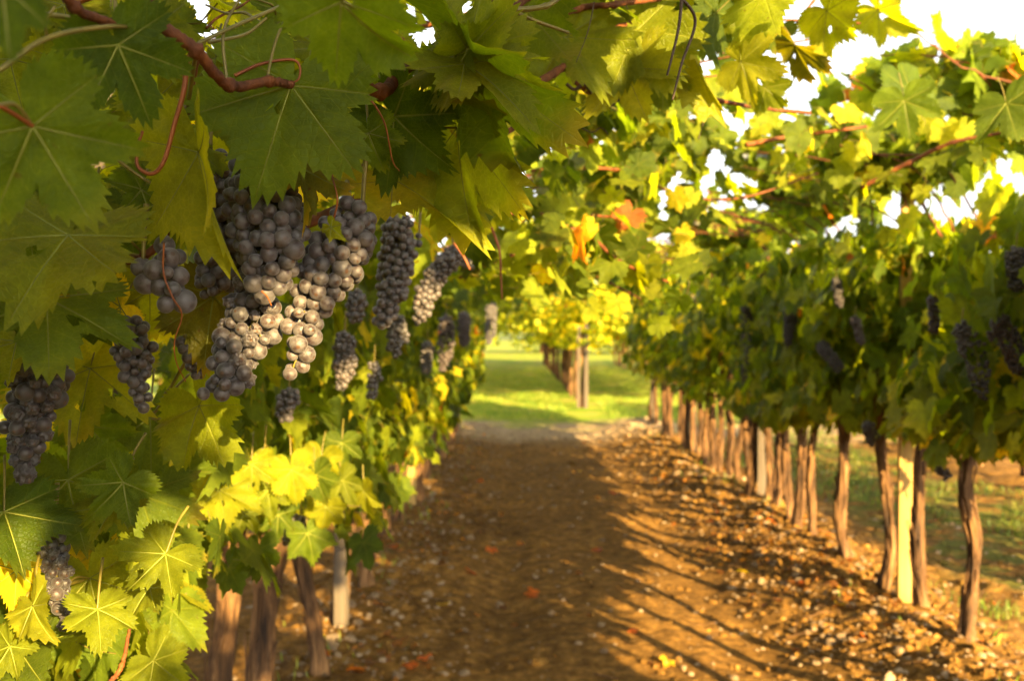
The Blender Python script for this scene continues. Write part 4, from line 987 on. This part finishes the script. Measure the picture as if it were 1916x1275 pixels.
bunch([(478, 335, .95), (500, 400, .935), (508, 470, .93), (505, 535, .925)], [70, 96, 84, 42], .0153, 'biggest bunch of dusty black grapes, hanging upright under the broad leaf', 11)
bunch([(395, 300, 1.02), (415, 370, 1.03), (430, 450, 1.04), (440, 520, 1.04)], [34, 50, 52, 40], .0153, 'shaded bunch of black grapes behind and left of the big central bunch', 12)
bunch([(470, 560, .98), (475, 600, .97), (440, 665, .96), (425, 712, .95), (385, 732, .95)], [56, 66, 58, 46, 24], .0150, 'black grape bunch below the biggest one, its tip trailing left', 13, shrivel=.25)
bunch([(655, 405, .97), (640, 460, .97), (605, 530, .97), (570, 600, .965), (562, 650, .96), (545, 698, .96)], [50, 76, 66, 46, 44, 28], .0150, 'long black grape bunch with a sunlit patch near its tip', 14, stem=(650, 340, 1.0))
bunch([(680, 400, 1.0), (685, 440, 1.0), (680, 470, 1.0)], [24, 30, 22], .0150, 'small shoulder bunch of brownish grapes at the top right of the long bunch', 22)
bunch([(318, 480, .88), (318, 520, .87), (325, 560, .87)], [42, 52, 34], .0165, 'small bunch of large dusky grapes with a red tendril across it', 15, stem=(308, 440, .92))
bunch([(268, 505, .87), (272, 525, .87)], [28, 30], .0165, 'tiny cluster of large grapes at the left end of the small dusky bunch', 23)
bunch([(390, 490, 1.02), (395, 540, 1.02)], [36, 36], .0150, 'few shaded grapes between the small dusky bunch and the biggest bunch', 16)
bunch([(240, 625, 1.12), (250, 660, 1.12), (258, 710, 1.12), (265, 755, 1.12)], [44, 46, 32, 22], .0128, 'narrow black grape bunch below a yellow leaf, a curled dry tendril on top', 17, stem=(245, 600, 1.12))
bunch([(345, 640, 1.14), (358, 670, 1.14), (368, 700, 1.14)], [18, 22, 22], .0115, 'slim dark grape bunch half hidden behind an olive leaf', 18)
bunch([(70, 690, .99), (70, 750, 1.0), (45, 820, 1.0), (40, 880, 1.0)], [66, 62, 50, 30], .0145, 'big dark bunch of partly shrivelled grapes at the left edge of the picture', 19, shrivel=.55, fill=.9, dark=True)
bunch([(745, 430, 1.65), (745, 480, 1.65), (735, 540, 1.64), (718, 600, 1.63)], [40, 44, 38, 24], .0150, 'reddish grape bunch just right of the sunlit long bunch, its tip in the sun', 20, stem=(742, 395, 1.65))
bunch([(785, 445, 1.66), (782, 460, 1.66)], [14, 12], .0150, 'pair of reddish grapes sticking out beside the reddish bunch', 21)
bunch([(845, 480, 2.2), (815, 520, 2.2), (795, 560, 2.2), (785, 600, 2.2)], [26, 28, 26, 16], .0145, 'slanting sunlit pinkish grape bunch, next beyond the reddish bunch', 31)
bunch([(668, 560, 2.0), (665, 590, 2.0)], [24, 20], .0145, 'small dark bunch in shade behind the long sunlit one', 32)
bunch([(645, 640, 2.2), (645, 680, 2.2), (640, 725, 2.2)], [26, 28, 14], .014, 'dusty grape bunch with sun flecks below the small dark bunch', 33)
bunch([(100, 1010, 1.05), (102, 1070, 1.05), (108, 1125, 1.05), (120, 1170, 1.05)], [26, 34, 26, 18], .0122, 'black grape bunch above a pale post in the lower left corner', 34, dark=True)
bunch([(180, 900, 1.7), (190, 950, 1.7), (195, 975, 1.7)], [22, 24, 14], .014, 'dark grape bunch between green leaves on the left, above the yellow leaf', 35)
bunch([(560, 985, 2.4), (540, 1010, 2.4)], [26, 18], .014, 'pale dusty bunch beneath the bright yellow-green leaves of the left row', 36)
bunch([(512, 975, 2.4), (515, 1000, 2.4)], [14, 12], .014, 'little pale bunch just left of the pale dusty one', 37)
bunch([(540, 745, 1.9), (532, 775, 1.9)], [26, 22], .014, 'dark small bunch below the tip of the long sunlit bunch', 38)
bunch([(495, 850, 2.1), (500, 885, 2.1)], [16, 16], .014, 'dark small bunch above the bright yellow-green leaves', 39)
bunch([(745, 605, 2.6), (738, 640, 2.6), (742, 665, 2.6)], [22, 22, 12], .015, 'dark bunch hanging below the reddish one', 40, 1)
far_b = [([(835, 600, 4.6), (835, 650, 4.6), (828, 690, 4.6)], [20, 22, 12], 'long dark bunch in the left row, left of the far green field'), ([(870, 595, 5.4), (868, 640, 5.4)], [16, 14], 'dark bunch in the left row second from the far field'), ([(920, 575, 6.0), (918, 620, 6.0), (915, 640, 6.)], [14, 15, 8], 'last dark bunch of the left row before the view opens'),
         ([(800, 650, 4.), (798, 690, 4.)], [16, 14], 'dark bunch left of the long dark one in the left row'), ([(862, 485, 2.6), (880, 500, 2.6)], [16, 10], 'few dark grapes above the slanting sunlit bunch'), ([(700, 690, 2.6), (695, 740, 2.6)], [16, 14], 'dark bunch in the left hedge above the lit leaves'),
         ([(1800, 620, 3.5), (1825, 660, 3.5), (1832, 710, 3.5), (1840, 745, 3.5)], [28, 34, 28, 14], 'large blue-black bunch on the right hedge near its near end'), ([(1900, 480, 3.3), (1905, 530, 3.3)], [26, 24], 'blue-black bunch high at the right edge of the picture'), ([(1870, 600, 3.4), (1890, 640, 3.4), (1905, 690, 3.4)], [24, 30, 20], 'blue-black bunch at the right edge beside the large one'),
         ([(1395, 580, 7.1), (1395, 640, 7.1), (1393, 715, 7.1)], [14, 14, 9], 'long thin dark bunch on the right hedge nearest the far field'), ([(1478, 585, 5.95), (1475, 640, 5.95)], [15, 12], 'dark bunch on the right hedge second from the far end'), ([(1565, 530, 5.1), (1570, 570, 5.1)], [14, 10], 'small dark bunch high in the middle of the right hedge'),
         ([(1540, 650, 5.3), (1570, 690, 5.2)], [18, 14], 'dark bunch low in the middle of the right hedge'), ([(1600, 600, 4.85), (1612, 640, 4.8)], [12, 10], 'thin dark bunch right of the small high one'), ([(1745, 560, 3.95), (1748, 620, 3.95)], [15, 12], 'dark bunch half hidden by pale leaves left of the large blue-black one'), ([(1625, 800, 4.7), (1630, 830, 4.7)], [15, 10], 'low bunch beneath the right hedge by the near trunks'), ([(1240, 590, 11.), (1245, 620, 11.)], [10, 8], 'tiny dark bunch in the right hedge by the far field'), ([(1760, 880, 3.9), (1775, 890, 3.9)], [14, 10], 'bunch at the lower edge of the right hedge by the last near trunk')]
for k, (ax, rd, lab) in enumerate(far_b): bunch(ax, rd, .0155, lab, 60 + k, 1)
print('objects', len(bpy.data.objects), 'polys', sum(len(m.polygons) for m in bpy.data.meshes))

for o in bpy.data.objects:
    if len(str(o.get('label', '')).split()) > 16: print('LONG', o.name, o['label'])
